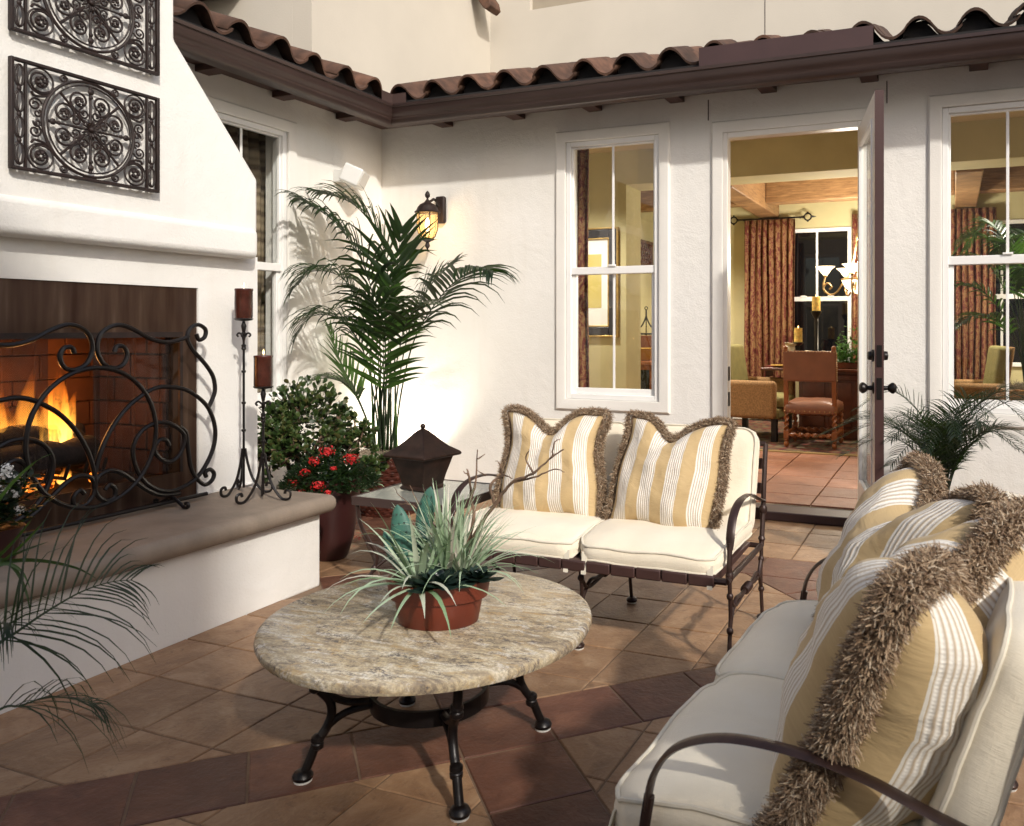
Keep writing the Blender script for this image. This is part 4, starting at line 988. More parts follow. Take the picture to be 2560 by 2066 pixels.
def pillow_meshes(W, H, T, dip, seed, blades, blen=.036, slump=.0, sag=0):
    n = 34; mb = MB(); mb.uv = []
    random.seed(seed)
    def outline(u, v):
        x = W/2*u*(1-.085*(1-v*v))*(1+.05*(v < 0)*(1-abs(u))*0); z = H/2*v*(1-.07*(1-u*u))
        if v > 0: z -= dip*math.exp(-((u-slump)/.36)**2)*v**1.6
        if v < 0: x *= 1+.05*(-v)
        x += .012*sin(v*4+seed)*u; z += .010*sin(u*5+seed*2)
        return x, z
    def thick(u, v):
        a = max(0, (1-u*u))*max(0, (1-v*v)); t = T/2*(a**.42)
        t *= 1-.45*math.exp(-((u-slump)/.25)**2)*max(0, v)**2
        t *= 1+.22*max(0, -v)
        return t
    for side in (1, -1):
        vs_ = []; uv = []
        for j in range(n+1):
            for i in range(n+1):
                u = sin((-1+2*i/n)*pi/2); v = sin((-1+2*j/n)*pi/2)
                x, z = outline(u, v); t = thick(u, v)
                e = max(abs(u), abs(v))
                wr = (mnoise.noise(V((u*2.3+seed, v*2.3, side)))*.022+mnoise.noise(V((u*6+seed, v*4.5, side+5)))*.011)*(1-e**6)
                crease = -.010*math.exp(-((u-slump-.35*(1-v))/.06)**2)*max(0, v)*(1-e**8)-.010*math.exp(-((u-slump+.35*(1-v))/.06)**2)*max(0, v)*(1-e**8)
                vs_.append(V((x, side*(-(t+wr+crease)), z))); uv.append(((u+1)/2, (v+1)/2))
        m = n+1
        mb.add(vs_, [(j*m+i, j*m+i+1, (j+1)*m+i+1, (j+1)*m+i) for j in range(n) for i in range(n)]); mb.uv += uv
    fr = MB(); loop = []
    for k in range(400):
        t = k/100; q = int(t); f = -1+2*(t-q); u, v = ((f, -1), (1, f), (-f, 1), (-1, -f))[q]; x, z = outline(u, v); loop.append(V((x, 0, z)))
    cum = []
    for k in range(blades):
        t = rnd(0, 400); i = int(t) % 400; a, b = loop[i], loop[(i+1) % 400]; p = a.lerp(b, t-int(t)); tan = (loop[(i+4) % 400]-loop[(i-4) % 400]).normalized()
        out = V((tan.z, 0, -tan.x))
        ph = rnd(-1.75, 1.75); dr = (out*cos(ph)+V((0, 1, 0))*sin(ph)+tan*random.gauss(0, .45)+V((rnd(-.4, .4), rnd(-.4, .4), rnd(-.45, .35)))).normalized()
        RR = blen*.62*(1+.30*mnoise.noise(p*34+V((seed, 0, 0)))); l = blen*rnd(.28, .46); w = rnd(.0012, .0023); sd = dr.cross(V((rnd(-1, 1), rnd(-1, 1), rnd(-1, 1)))).normalized()
        rd_ = (out*cos(ph)+V((0, 1, 0))*sin(ph)); base = p+out*.010+rd_*RR*rnd(.25, .98)+tan*rnd(-.004, .004); midp = base+dr*l*.55; tip = base+dr*l*.92+V((rnd(-.010, .010), rnd(-.010, .010), rnd(-.012, .004)))
        fr.add([base-sd*w*.5, base+sd*w*.5, midp-sd*w*.6, midp+sd*w*.6, tip-sd*w*.35, tip+sd*w*.35], [(0, 1, 3, 2), (2, 3, 5, 4)], max(0, min(1, random.gauss(.50, .32))))
    cord = MB(); cord.tube(loop[::2], .009, 8, closed=True, tint=.3)
    return mb, fr, cord
PILLOWS = {}
def pillow(seed, label, M_, W=.48, H=.49, T=.20, dip=.085, blades=32000, slump=0, blen=.036):
    mb, fr, cord = pillow_meshes(W, H, T, dip, seed, blades, blen, slump)
    t = thing('throw_pillow', label, 'pillow', (0, 0, 0), 'striped fringed pillows on the loveseats')
    for m_ in (mb, fr, cord): m_.v = [tuple(V(p)) for p in m_.v]
    body = mb.build('pillow_body', 'stripe', t, angle=180); f = fr.build('fringe', 'fringe', t, smooth=False); c = cord.build('fringe_cord', 'fringe', t)
    t.matrix_basis = M_
    return t

def loveseat(label):
    t = thing('loveseat', label, 'loveseat', (0, 0, 0), 'iron loveseats of the patio set')
    hw, fy, by = .635, -.295, .30
    def mk(name, build, mat='iron'):
        mb = MB(); build(mb); return mb.build(name, mat, t)
    zf = .355
    fr_ = fy-.045; mk('front_rail', lambda m: (m.tube([(-hw, fr_, zf), (hw, fr_, zf)], .014, 8), m.tube([(-hw, fr_, zf), (-hw, fy, zf)], .012, 8), m.tube([(hw, fr_, zf), (hw, fy, zf)], .012, 8))); mk('back_rail', lambda m: m.tube([(-hw, by-.03, zf-.01), (hw, by-.03, zf-.01)], .012, 8))
    for sx in (-1, 1): mk('side_rail', lambda m: m.tube([(sx*hw, fy, zf), (sx*hw, by-.02, zf-.01)], .012, 8))
    n = 11
    for k in range(n):
        x0 = -hw+.04+k*(2*hw-.08)/n; x1 = x0+(2*hw-.08)/n-.006
        mb = MB(); mb.loft([[V((x0, fr_-.021, zf-.020)), V((x1, fr_-.021, zf-.020)), V((x1, fr_-.021, zf+.018)), V((x0, fr_-.021, zf+.018))], [V((x0, fr_-.017, zf-.023)), V((x1, fr_-.017, zf-.023)), V((x1, fr_-.017, zf+.021)), V((x0, fr_-.017, zf+.021))],
                            [V((x0, by-.04, zf-.012)), V((x1, by-.04, zf-.012)), V((x1, by-.04, zf+.006)), V((x0, by-.04, zf+.006))]])
        mb.build('seat_strap', 'strap', t, bevel=.004)
    for z in (.45, .56, .67):
        mk('back_strap', lambda m: m.box(-hw+.02, hw-.02, by+.03+(z-.4)*.22, by+.036+(z-.4)*.22, z, z+.05), 'strap')
    knob = [(.006, -.015), (.0125, -.008), (.0145, 0), (.0125, .008), (.006, .015)]
    for sx in (-1, 0, 1):
        for fr in (True, False):
            x = sx*hw; y0 = fy if fr else by-.02; d = -1 if fr else 1
            foot = V((x, y0+d*.02, .012)); pts = smoothpts([V((x, y0, zf-.005)), V((x, y0-d*.006, .29)), V((x, y0-d*.016, .21)), V((x, y0-d*.004, .13)), foot], 5)
            mk('leg', lambda m: (m.tube(pts, .0086, 8), m.lathe(knob, V((x, y0-d*.006, .285)), 12), m.lathe(knob, V((x, y0-d*.006, .150)), 12), m.lathe([(.012, 0), (.025, .004), (.027, .012), (.022, .020), (.010, .026)], V((foot.x, foot.y, .004)), 14)))
            g_ = MB(); g_.lathe([(.022, 0), (.024, .005)], (foot.x, foot.y, .0002), 14); g_.build('glide', 'foot', t)
            if fr or True:
                ym = (fy+by-.02)/2
                up_ = smoothpts([V((x, y0-d*.010, .285)), V((x, y0-d*.06, .232)), V((x, y0-d*.13, .225)), V((x, ym+d*.035, .236))], 5)
                lw = smoothpts([V((x, y0-d*.012, .165)), V((x, y0-d*.035, .205)), V((x, y0-d*.10, .247)), V((x, y0-d*.17, .240)), V((x, ym+d*.035, .236))], 5)
                mk('cross_brace', lambda m: (m.tube(up_, .0085, 8), m.tube(lw, .0085, 8)))
        mk('brace_wrap', lambda m: [m.lathe([(.016, -.006), (.020, 0), (.016, .006)], V((sx*hw, (fy+by-.02)/2-.033+q*.0135, .237)), 10, Matrix.Rotation(R(90), 3, 'X')) for q in range(6)])
    for sx in (-1, 1):
        x = sx*hw
        up_ = smoothpts([V((x, by-.02, zf-.01)), V((x, by+.015, .50)), V((x, by+.03, .60)), V((x, by+.070, .79))], 5)
        mk('back_post', lambda m: (m.tube(up_, .0115, 8), m.lathe([(.012, -.02), (.019, -.01), (.019, .01), (.012, .02)], up_[5], 12), m.lathe([(.012, -.012), (.017, 0), (.012, .012)], V((x, by-.016, zf+.02)), 12)))
        post = smoothpts([V((x, fy, zf)), V((x, fy-.004, .41)), V((x, fy+.008, .49))], 5)
        mk('arm_post', lambda m: (m.tube(post, .0105, 8), m.lathe([(.009, -.026), (.015, -.014), (.0165, 0), (.013, .012), (.009, .02)], V((x, fy, zf+.012)), 12)))
        band = smoothpts([V((x, fy+.004, .465)), V((x, fy+.018, .53)), V((x, fy+.062, .588)), V((x, fy+.15, .622)), V((x, fy+.27, .625)), V((x, fy+.38, .607)), V((x, fy+.49, .572)), V((x, by+.012, .54))], 6)
        secs = []
        for i, p in enumerate(band):
            tn = (band[min(i+1, len(band)-1)]-band[max(i-1, 0)]).normalized(); up2 = V((1, 0, 0)).cross(tn); up2 = up2 if up2.z > 0 or abs(up2.z) < .3 else -up2
            w = .0175*(1 if i > 3 else .72+.07*i)
            secs.append([p+V((-w, 0, 0)), p+V((-w*.5, 0, 0))+up2*.006, p+V((w*.5, 0, 0))+up2*.006, p+V((w, 0, 0)), p+V((w*.5, 0, 0))-up2*.004, p+V((-w*.5, 0, 0))-up2*.004])
        mk('armrest', lambda m: m.loft(secs))
    mk('top_rail', lambda m: m.tube([(-hw, by+.070, .79), (hw, by+.070, .79)], .0115, 8))
    return t
ls1 = loveseat('brown iron loveseat with two cream seats against the back wall, facing the camera')
ls2 = copy_tree(ls1, 'brown iron loveseat at the right, seen from its near arm')
A1 = Matrix.Translation((-1.437, 3.425, 0))
A2 = Matrix.Translation((-.185, 2.015, 0)) @ Matrix.Rotation(R(-93), 4, 'Z')
ls1.matrix_basis = A1; ls2.matrix_basis = A2
def cushion(kind, M_, label, seed):
    seat = kind == 'seat'
    t = thing('seat_cushion' if seat else 'back_cushion', label, 'cushion', (0, 0, 0), 'cream seat cushions of the loveseats' if seat else 'cream back cushions of the loveseats')
    mb = MB()
    if seat: top, bot = pad(mb, .605, .615, .058, .08, .022, .035, seed=seed)
    else: top, bot = pad(mb, .605, .47, .072, .06, .022, 0, seed=seed, wrinkle=.003)
    mb.build('cushion_body', 'canvas', t, angle=60)
    for lp in (top, bot): p_ = MB(); p_.tube([q+V((0, 0, .002)) for q in lp], .0052, 7, closed=True); p_.build('piping', 'piping', t)
    if seat:
        for sx in (-1, 1):
            k = MB(); x = sx*.265; k.prism([V((x-.012, -.300, -.03)), V((x+.012, -.300, -.03)), V((x+.014, -.325, -.115)), V((x-.006, -.325, -.115))], (0, .004, 0)); k.build('tie', 'piping', t)
    t.matrix_basis = M_; return t
desc = [('left', 'back-wall loveseat'), ('right', 'back-wall loveseat')]
for A, who, names in ((A1, 'loveseat by the back wall', ('left', 'right')), (A2, 'loveseat at the right edge', ('farther', 'nearer'))):
    for sx, nm in ((-1, names[0]), (1, names[1])):
        cushion('seat', A @ Matrix.Translation((sx*.305, -.040 if A is A1 else -.085, .440)) @ Matrix.Rotation(R(3*0), 4, 'X'), f'cream {nm} seat cushion with piping on the {who}', 3+sx*7+len(who))
        cushion('back', A @ Matrix.Translation((sx*.305, .262, .632)) @ Matrix.Rotation(R(72), 4, 'X'), f'cream {nm} back cushion behind a pillow on the {who}', 11+sx*5+len(who))
def lean(A, x, y, z, tilt, yaw=0, roll=0):
    return A @ Matrix.Translation((x, y, z)) @ Matrix.Rotation(R(yaw), 4, 'Z') @ Matrix.Rotation(R(-tilt), 4, 'X') @ Matrix.Rotation(R(roll), 4, 'Y')
pillow(3, 'striped fringed pillow on the left seat of the loveseat by the back wall', lean(A1, -.30, .04, .685, 17, 3, -2), slump=-.02)
pillow(8, 'striped fringed pillow leaning right on the right seat of the loveseat by the back wall', lean(A1, .28, .03, .68, 20, -4, 4), slump=-.12, dip=.09)
pillow(5, 'striped fringed pillow on the farther seat of the right-hand loveseat', Matrix.Translation((-.125, 2.20, .715)) @ Matrix.Rotation(R(-70), 4, 'Z') @ Matrix.Rotation(R(-28), 4, 'X') @ Matrix.Rotation(R(2), 4, 'Y'), W=.52, H=.50, T=.30, slump=.05, blades=60000, blen=.042)
pillow(12, 'striped fringed pillow nearest the camera on the right-hand loveseat', Matrix.Translation((-.070, 1.635, .70)) @ Matrix.Rotation(R(-111), 4, 'Z') @ Matrix.Rotation(R(-25), 4, 'X') @ Matrix.Rotation(R(2), 4, 'Y'), W=.54, H=.52, T=.36, blades=95000, dip=.07, blen=.045)

# ------------------------------------------------------------------ coffee table
TC = V((-1.512, 2.172, 0)); TR_ = .505; TZ = .432
ct = thing('coffee_table', 'round granite coffee table on a curved black iron base', 'coffee table', TC)
b = MB(); b.lathe([(.02, TZ-.036), (TR_-.02, TZ-.036), (TR_-.006, TZ-.032), (TR_, TZ-.018), (TR_-.003, TZ-.006), (TR_-.014, TZ), (.02, TZ)], TC, 96)
b.build('granite_top', 'granite', ct)
b = MB(); n = 48; ri, ro, z0, z1 = .170, .182, .165, .212
secs = [[TC+V((r*cos(2*pi*k/n), r*sin(2*pi*k/n), z)) for r, z in ((ri, z0), (ro, z0), (ro, z1), (ri, z1))] for k in range(n+1)]
b.loft(secs, cap=False); b.build('ring', 'iron_black', ct)
for k in range(4):
    a = R(45+90*k)+R(2); d = V((cos(a), sin(a), 0)); at = lambda r, z: TC+d*r+V((0, 0, z))
    foot = at(.372, .014)
    leg = smoothpts([at(.345, .398), at(.352, .33), at(.336, .272), at(.300, .225), at(.292, .185), at(.306, .145), at(.334, .103), at(.352, .06), foot], 6)
    kn = [(.008, -.024), (.018, -.016), (.019, -.004), (.016, 0), (.019, .004), (.018, .016), (.008, .024)]
    b = MB(); b.tube(leg, .0135, 10); b.lathe(kn, at(.338, .275), 12); b.lathe(kn, at(.332, .106), 12)
    b.lathe([(.012, 0), (.028, .004), (.030, .013), (.024, .024), (.012, .030)], V((foot.x, foot.y, .004)), 16); b.build('leg', 'iron_black', ct)
    g_ = MB(); g_.lathe([(.026, 0), (.027, .005)], (foot.x, foot.y, .0002), 16); g_.build('glide', 'foot', ct)
    b = MB(); b.tube(smoothpts([at(.338, .275), at(.30, .238), at(.245, .208), at(.178, .198)], 6), .0115, 8); b.tube(smoothpts([at(.332, .106), at(.305, .145), at(.25, .178), at(.178, .186)], 6), .0115, 8); b.build('brace', 'iron_black', ct)
b = MB(); b.tube([TC+V((.335*cos(2*pi*k/40), .335*sin(2*pi*k/40), .395)) for k in range(40)], .008, 6, closed=True); b.build('top_ring', 'iron_black', ct)

# ------------------------------------------------------------------ side table and urn
cfl = px(738, 1043, z=.50); cbl = px(853, 1010, z=.50)
st_ = thing('side_table', 'low side table with textured glass top and curved iron legs beside the loveseat', 'side table', (cfl.x+.3, cfl.y+.3, 0))
ex = V((1, -.02, 0)).normalized(); ey = V((.02, 1, 0)).normalized(); S_ = .56
cor = lambda a, b_, z: V((cfl.x, cfl.y, z))+ex*a*S_+ey*b_*S_
b = MB(); b.prism([cor(.01, .01, .488), cor(.99, .01, .488), cor(.99, .99, .488), cor(.01, .99, .488)], (0, 0, .010)); b.build('glass_top', 'frosted', st_, smooth=False)
b = MB()
for (a0, b0, a1, b1) in ((0, 0, 1, .02), (0, .98, 1, 1), (0, .02, .02, .98), (.98, .02, 1, .98)): b.prism([cor(a0, b0, .458), cor(a1, b0, .458), cor(a1, b1, .458), cor(a0, b1, .458)], (0, 0, .043))
b.build('table_frame', 'gutter', st_, bevel=.003)
for a, b_ in ((0, 0), (1, 0), (1, 1), (0, 1)):
    ca, cb = (1 if a == 0 else -1), (1 if b_ == 0 else -1); i = lambda k, z: cor(a, b_, z)+ex*ca*k+ey*cb*k
    m_ = MB(); m_.tube(smoothpts([i(.02, .46), i(.03, .36), i(.06, .27), i(.085, .20), i(.075, .13), i(.045, .07), i(.02, .01)], 5), .010, 8); m_.lathe([(.008, -.016), (.016, -.006), (.016, .006), (.008, .016)], i(.077, .135), 10); m_.lathe([(.02, 0), (.024, .01), (.01, .022)], i(.02, .001), 12); m_.build('leg', 'iron', st_)
m_ = MB()
for s in ((0, 0, 1, 1), (1, 0, 0, 1)):
    p0 = cor(s[0], s[1], .135).lerp(cor(s[2], s[3], .135), .14); p1 = cor(s[0], s[1], .135).lerp(cor(s[2], s[3], .135), .86); md = (p0+p1)/2+V((0, 0, .10)); m_.tube(smoothpts([p0, p0.lerp(md, .5)+V((0, 0, .045)), md, p1.lerp(md, .5)+V((0, 0, .045)), p1], 5), .009, 8)
m_.build('stretcher', 'iron', st_)
uc = px(903, 1034, z=.50); uh = (1034-895)/1737.5*(uc.y*cos(YAW)-uc.x*sin(YAW))
ur = thing('covered_urn', 'square dark metal urn with pagoda lid and ball finial on the side table', 'urn', (uc.x, uc.y+.07, .50))
U0 = V((uc.x-.085, uc.y+.06, .50)); q2 = 1.414
urot = Matrix.Rotation(R(-8), 3, 'Z')
b = MB(); b.lathe([(.108, 0), (.116, .006), (.116, .014), (.104, .022), (.118, .07), (.150, .150), (.158, .172)], U0, 4, urot, True); b.build('urn_body', 'copper', ur, bevel=.004)
b = MB(); b.lathe([(.19, .168), (.198, .172), (.198, .182), (.188, .190), (.135, .216), (.095, .245), (.060, .275), (.030, .298), (.010, .308)], U0, 4, urot, True); lid = b.build('urn_lid', 'copper', ur, bevel=.003)
b = MB(); b.ball(U0+V((0, 0, .320)), .0145, 12, 8); b.build('finial', 'copper', lid)
# ------------------------------------------------------------------ plants
def strapleaf(mb, base, d, L, w, droop, n=6, tint=.5, side=None, curl=0, profile=None):
    d = d.normalized(); pts = []; p = V(base); q = d.copy(); st = L/n
    for i in range(n+1):
        pts.append(p.copy()); p = p+q*st; q = (q+V((0, 0, -droop*(i+1)/n))).normalized()
    pr = profile or (lambda t: (min(1, .45+t*3)*(1-t**2.2)))
    ws = [max(.0006, w*pr(i/n)) for i in range(n+1)]
    sd = side if side is not None else d.cross(V((0, 0, 1)))
    if sd.length < .1: sd = V((1, 0, 0))
    mb.strip(pts, ws, sd.normalized(), tint)
def frond(parent, ctrl, nl, L, w, droop=.35, ang=50, start=.25, mat='palm', tints=(.15, .55), stem_r=.007, up=None, lift=.15, taper=.45, seg=5, name='frond', fan=0):
    """a feather frond: rachis through ctrl, paired drooping leaflets"""
    rc = smoothpts(ctrl, 8); n = len(rc); mb = MB(); mb.col = []
    mb.tube(rc, [max(.0012, stem_r*(1-.85*i/(n-1))) for i in range(n)], 6, tint=.6)
    upv = V(up) if up else None
    for k in range(nl):
        t = start+(1-start)*(k+.5)/nl; f = t*(n-1); i = min(int(f), n-2); p = rc[i].lerp(rc[i+1], f-i); tan = (rc[min(i+2, n-1)]-rc[max(i-1, 0)]).normalized()
        u = upv or V((0, 0, 1)); sd = tan.cross(u)
        if sd.length < .15: sd = V((1, .3, 0))
        sd.normalize(); nu = sd.cross(tan).normalized()
        r = (t-start)/(1-start); lp = (.55+.45*sin(pi*min(1, r*1.15+.12)))*(1-taper*r**2)
        for s in (-1, 1):
            a = R(ang*(1-.35*r)+rnd(-5, 5)); d = tan*cos(a)+sd*s*sin(a)+nu*(lift+rnd(-.08, .08))
            strapleaf(mb, p, d, L*lp*rnd(.88, 1.1), w*rnd(.8, 1.1), droop*rnd(.7, 1.3), seg, rnd(*tints), side=nu.cross(d)*1.0)
    return mb.build(name, mat, parent, angle=180)

# kentia palm in the corner
bk = V((-3.78, 4.93, 0)); BH = .40
bt = thing('wicker_basket', 'dark red wicker basket planter behind the side table', 'basket', bk)
def weave(parent, c, r0, r1, h, mat, rows=15, stakes=26, thick=.0085):
    for k in range(rows):
        z = .012+h*k/rows; r = r0+(r1-r0)*k/rows; n = stakes*2; ph = k % 2
        mb = MB(); mb.tube([c+V(((r+.006*cos(pi*i+ph*pi))*cos(2*pi*i/n), (r+.006*cos(pi*i+ph*pi))*sin(2*pi*i/n), z+rnd(-.001, .001))) for i in range(n)], thick*rnd(.9, 1.15)*h/rows/.0275*1.15 if False else h/rows*.56, 5, closed=True); mb.build('weaver', mat, parent)
    mb = MB()
    for i in range(stakes): a = 2*pi*(i+.25)/stakes; mb.tube([c+V((r0*cos(a), r0*sin(a), .0)), c+V((r1*cos(a), r1*sin(a), h+.01))], .005, 5)
    mb.build('stakes', mat, parent)
    mb = MB(); n = 60
    for q in (0, pi): mb.tube([c+V(((r1+.008*cos(9*2*pi*i/n+q))*cos(2*pi*i/n), (r1+.008*cos(9*2*pi*i/n+q))*sin(2*pi*i/n), h+.008+.007*sin(9*2*pi*i/n+q))) for i in range(n)], .010, 6, closed=True)
    mb.build('rim', mat, parent)
    mb = MB(); mb.lathe([(r0-.02, .005), (r1-.02, h-.03)], c, 30); mb.build('liner', 'soil', parent)
weave(bt, bk, .21, .265, BH, 'wicker')
ms = MB()
for k in range(900):
    a, r = rnd(0, 6.28), .25*math.sqrt(rnd(0, 1)); p = bk+V((r*cos(a), r*sin(a), BH-.01+rnd(0, .04)*(1-r*2))); d = V((rnd(-1, 1), rnd(-1, 1), rnd(-.1, .8))).normalized(); l = rnd(.03, .08)
    ms.tube([p, p+d*l*.5+V((rnd(-.01, .01), rnd(-.01, .01), .006)), p+d*l+V((0, 0, -.012))], .0013, 3, cap=False)
tag(ms.build('moss_topping', 'moss', bt), kind='stuff')
kp = thing('kentia_palm', 'tall kentia palm fanned in front of the wall corner, growing from the dark basket', 'palm', bk+V((0, 0, BH)))
def K(*pts): return [px(u, v, y=y) for u, v, y in pts]
def kf(c, nl=34, L=.34, w=.026, **kw): return frond(kp, K(*c), int(nl*.85), L*1.30, w*1.22, **kw)
B0 = lambda u, v=945: (u, v, 4.93)
kf((B0(805), (800, 830, 4.92), (795, 690, 4.88), (765, 560, 4.78), (705, 470, 4.66), (640, 425, 4.55)), 42, .50, .027, droop=.55, start=.36, ang=60, taper=.25)
kf((B0(808), (812, 800, 4.97), (818, 660, 5.0), (805, 520, 4.95), (745, 432, 4.85), (668, 405, 4.76)), 36, .42, .028, droop=.45, start=.46, ang=52, taper=.25)
kf((B0(812), (818, 800, 4.9), (824, 660, 4.85), (832, 560, 4.78), (845, 485, 4.70)), 8, .36, .036, droop=.16, start=.60, ang=38, taper=.2)
kf((B0(830), (842, 830, 4.94), (872, 710, 4.90), (925, 625, 4.85), (972, 580, 4.78), (1015, 566, 4.72), (1036, 572, 4.68)), 36, .37, .024, droop=.66, start=.34, ang=58, taper=.2)
kf((B0(822), (838, 800, 5.0), (862, 690, 5.08), (905, 600, 5.16), (960, 548, 5.22)), 26, .30, .022, droop=.28, start=.42, ang=40)
kf((B0(800), (790, 820, 4.9), (770, 690, 4.82), (725, 590, 4.72), (660, 570, 4.6), (625, 600, 4.52)), 36, .42, .022, droop=.62, start=.34, ang=60, taper=.25)
kf((B0(798), (785, 830, 4.86), (760, 730, 4.76), (712, 670, 4.64), (655, 665, 4.52), (628, 700, 4.46)), 32, .38, .020, droop=.62, start=.32, ang=60, taper=.25)
kf((B0(806), (806, 830, 4.82), (810, 730, 4.70), (800, 660, 4.56), (770, 620, 4.44), (740, 625, 4.36)), 17, .32, .024, droop=.45, start=.42, ang=55)
kf((B0(815), (820, 830, 4.84), (838, 740, 4.72), (852, 680, 4.60), (880, 640, 4.48), (905, 640, 4.40)), 16, .28, .022, droop=.45, start=.42, ang=55)
kf((B0(815), (812, 880, 4.86), (806, 800, 4.76), (808, 700, 4.66), (822, 610, 4.60)), 24, .34, .028, droop=.16, start=.44, ang=60, tints=(.5, 1.0), lift=.05, up=(.3, -1, .3))
kf((B0(790), (770, 880, 5.0), (745, 820, 5.03), (715, 760, 5.02), (690, 690, 5.0)), 16, .26, .026, droop=.15, start=.40, ang=35, tints=(.75, 1.0))
kf((B0(788), (765, 870, 4.8), (735, 815, 4.7), (690, 795, 4.6), (640, 805, 4.5)), 26, .20, .018, droop=.4, start=.36, ang=48, tints=(.4, .9))
st = MB(); st.col = []
for k in range(9):
    u = 782+k*6.5; t_ = px(u+rnd(-22, 26), 740, y=4.93+rnd(-.1, .1)); st.tube(smoothpts([px(u, 948, y=4.93+rnd(-.05, .05)), px(u+rnd(-3, 3), 850, y=4.93), t_], 4), [.009, .0085, .008, .0075, .007, .006, .0055, .005, .004], 7, tint=rnd(.5, 1))
st.build('cane', 'palm', kp)
# uplight behind the palm
upl = thing('ground_uplight', 'small uplight hidden behind the palm basket washing the wall', 'uplight', (-4.12, 5.50, 0))
b = MB(); b.lathe([(.05, 0), (.055, .10), (.062, .11), (.055, .11), (.048, .085), (.002, .085)], (-4.12, 5.50, 0), 16); b.build('can', 'iron_black', upl)
b = MB(); b.lathe([(.001, .088), (.046, .088)], (-4.12, 5.50, 0), 16); b.build('lens', 'shade_lit', upl)
ud = bpy.data.lights.new('uplight', 'SPOT'); ud.energy = 65; ud.spot_size = R(110); ud.spot_blend = .8; ud.color = (1, .90, .74); ud.shadow_soft_size = .05
uo = bpy.data.objects.new('uplight', ud); COL.objects.link(uo); uo.location = (-4.12, 5.48, .13); uo.rotation_euler = (R(180-14), 0, 0)
uo.rotation_euler = V((0, .20, 1)).to_track_quat('-Z', 'Y').to_euler()

# jade bush
jc = px(640, 905, y=4.05); jb = V((jc.x-.02, 4.10, 0)); JP = .34
jp = thing('beige_pot', 'beige round planter half hidden behind the hearth end', 'planter', jb)
b = MB(); b.lathe([(.12, 0), (.15, .05), (.17, .25), (.175, JP-.03), (.185, JP-.02), (.185, JP), (.165, JP), (.16, JP-.03), (.01, JP-.03)], jb, 28); b.build('pot_body', 'beige_pot', jp)
jd = thing('jade_plant', 'bushy jade plant with thick brown stems in the beige planter', 'jade plant', jb+V((0, 0, JP)))
tw = MB(); lv = MB(); lv.col = []; random.seed(21)
def jade_leaf(p, d, L, tint):
    d = d.normalized(); sd = d.cross(V((rnd(-1, 1), rnd(-1, 1), rnd(-1, 1)))).normalized(); nn = d.cross(sd); w = L*.36
    pr = [(0, .15), (.3, .75), (.62, 1), (.88, .7), (1, .1)]
    a = [p+d*L*t_+sd*w*q for t_, q in pr]; c = [p+d*L*t_-sd*w*q for t_, q in pr]; m_ = [p+d*L*t_+nn*w*.22*q for t_, q in pr]; l_ = [p+d*L*t_-nn*w*.12*q for t_, q in pr]
    vs_ = a+m_+c+l_; n = 5; fs = []
    for i in range(n-1):
        for j in range(4): fs.append((j*n+i, j*n+i+1, ((j+1) % 4)*n+i+1, ((j+1) % 4)*n+i))
    lv.add(vs_, fs, tint)
def branch(p, d, L, r, lvl):
    e = p+d*L; mid = p.lerp(e, .5)+V((rnd(-1, 1), rnd(-1, 1), rnd(-.5, .8)))*L*.08
    tw.tube(smoothpts([p, mid, e], 4), [r*(1-.35*i/8) for i in range(9)], 7)
    if lvl == 0 or r < .005:
        for k in range(22):
            q = mid.lerp(e, rnd(.0, 1.05)); dd = (d*.5+V((rnd(-1, 1), rnd(-1, 1), rnd(-.4, 1)))).normalized(); jade_leaf(q, dd, rnd(.024, .042), min(1, max(0, random.gauss(.5, .28))))
        return
    if lvl <= 2:
        for k in range(10):
            jade_leaf(mid.lerp(e, rnd(-.4, 1)), (d*.3+V((rnd(-1, 1), rnd(-1, 1), rnd(-.8, .8)))).normalized(), rnd(.022, .038), min(1, max(0, random.gauss(.4, .28))))
    for k in range(3 if lvl > 1 else 4):
        nd = (d*.75+V((rnd(-1, 1), rnd(-1, 1), rnd(-.75, .75)))).normalized(); branch(e, nd, L*rnd(.62, .9), r*.66, lvl-1)
for (dx, dy, dz, L) in ((-.5, -.2, .9, .17), (.35, -.25, 1, .19), (.1, .3, 1, .18), (.75, .05, .8, .19), (-.1, -.3, 1.1, .20)): branch(jb+V((dx*.08, dy*.08, JP-.02)), V((dx, dy, dz)).normalized(), L, .019, 3)
for k in range(1150):
    d = V((random.gauss(0, 1), random.gauss(0, 1), random.gauss(0, 1))).normalized(); r = rnd(.55, 1.0)
    q = jb+V((-.02+d.x*.30*r, d.y*.26*r, .70+d.z*.30*r))
    if q.z > .42: jade_leaf(q, (d+V((rnd(-1, 1), rnd(-1, 1), rnd(-.3, 1)))*.8).normalized(), rnd(.028, .050), min(1, max(0, random.gauss(.45, .3))))
tw.build('branch', 'bark', jd); tag(lv.build('foliage', 'jade', jd), kind='stuff')

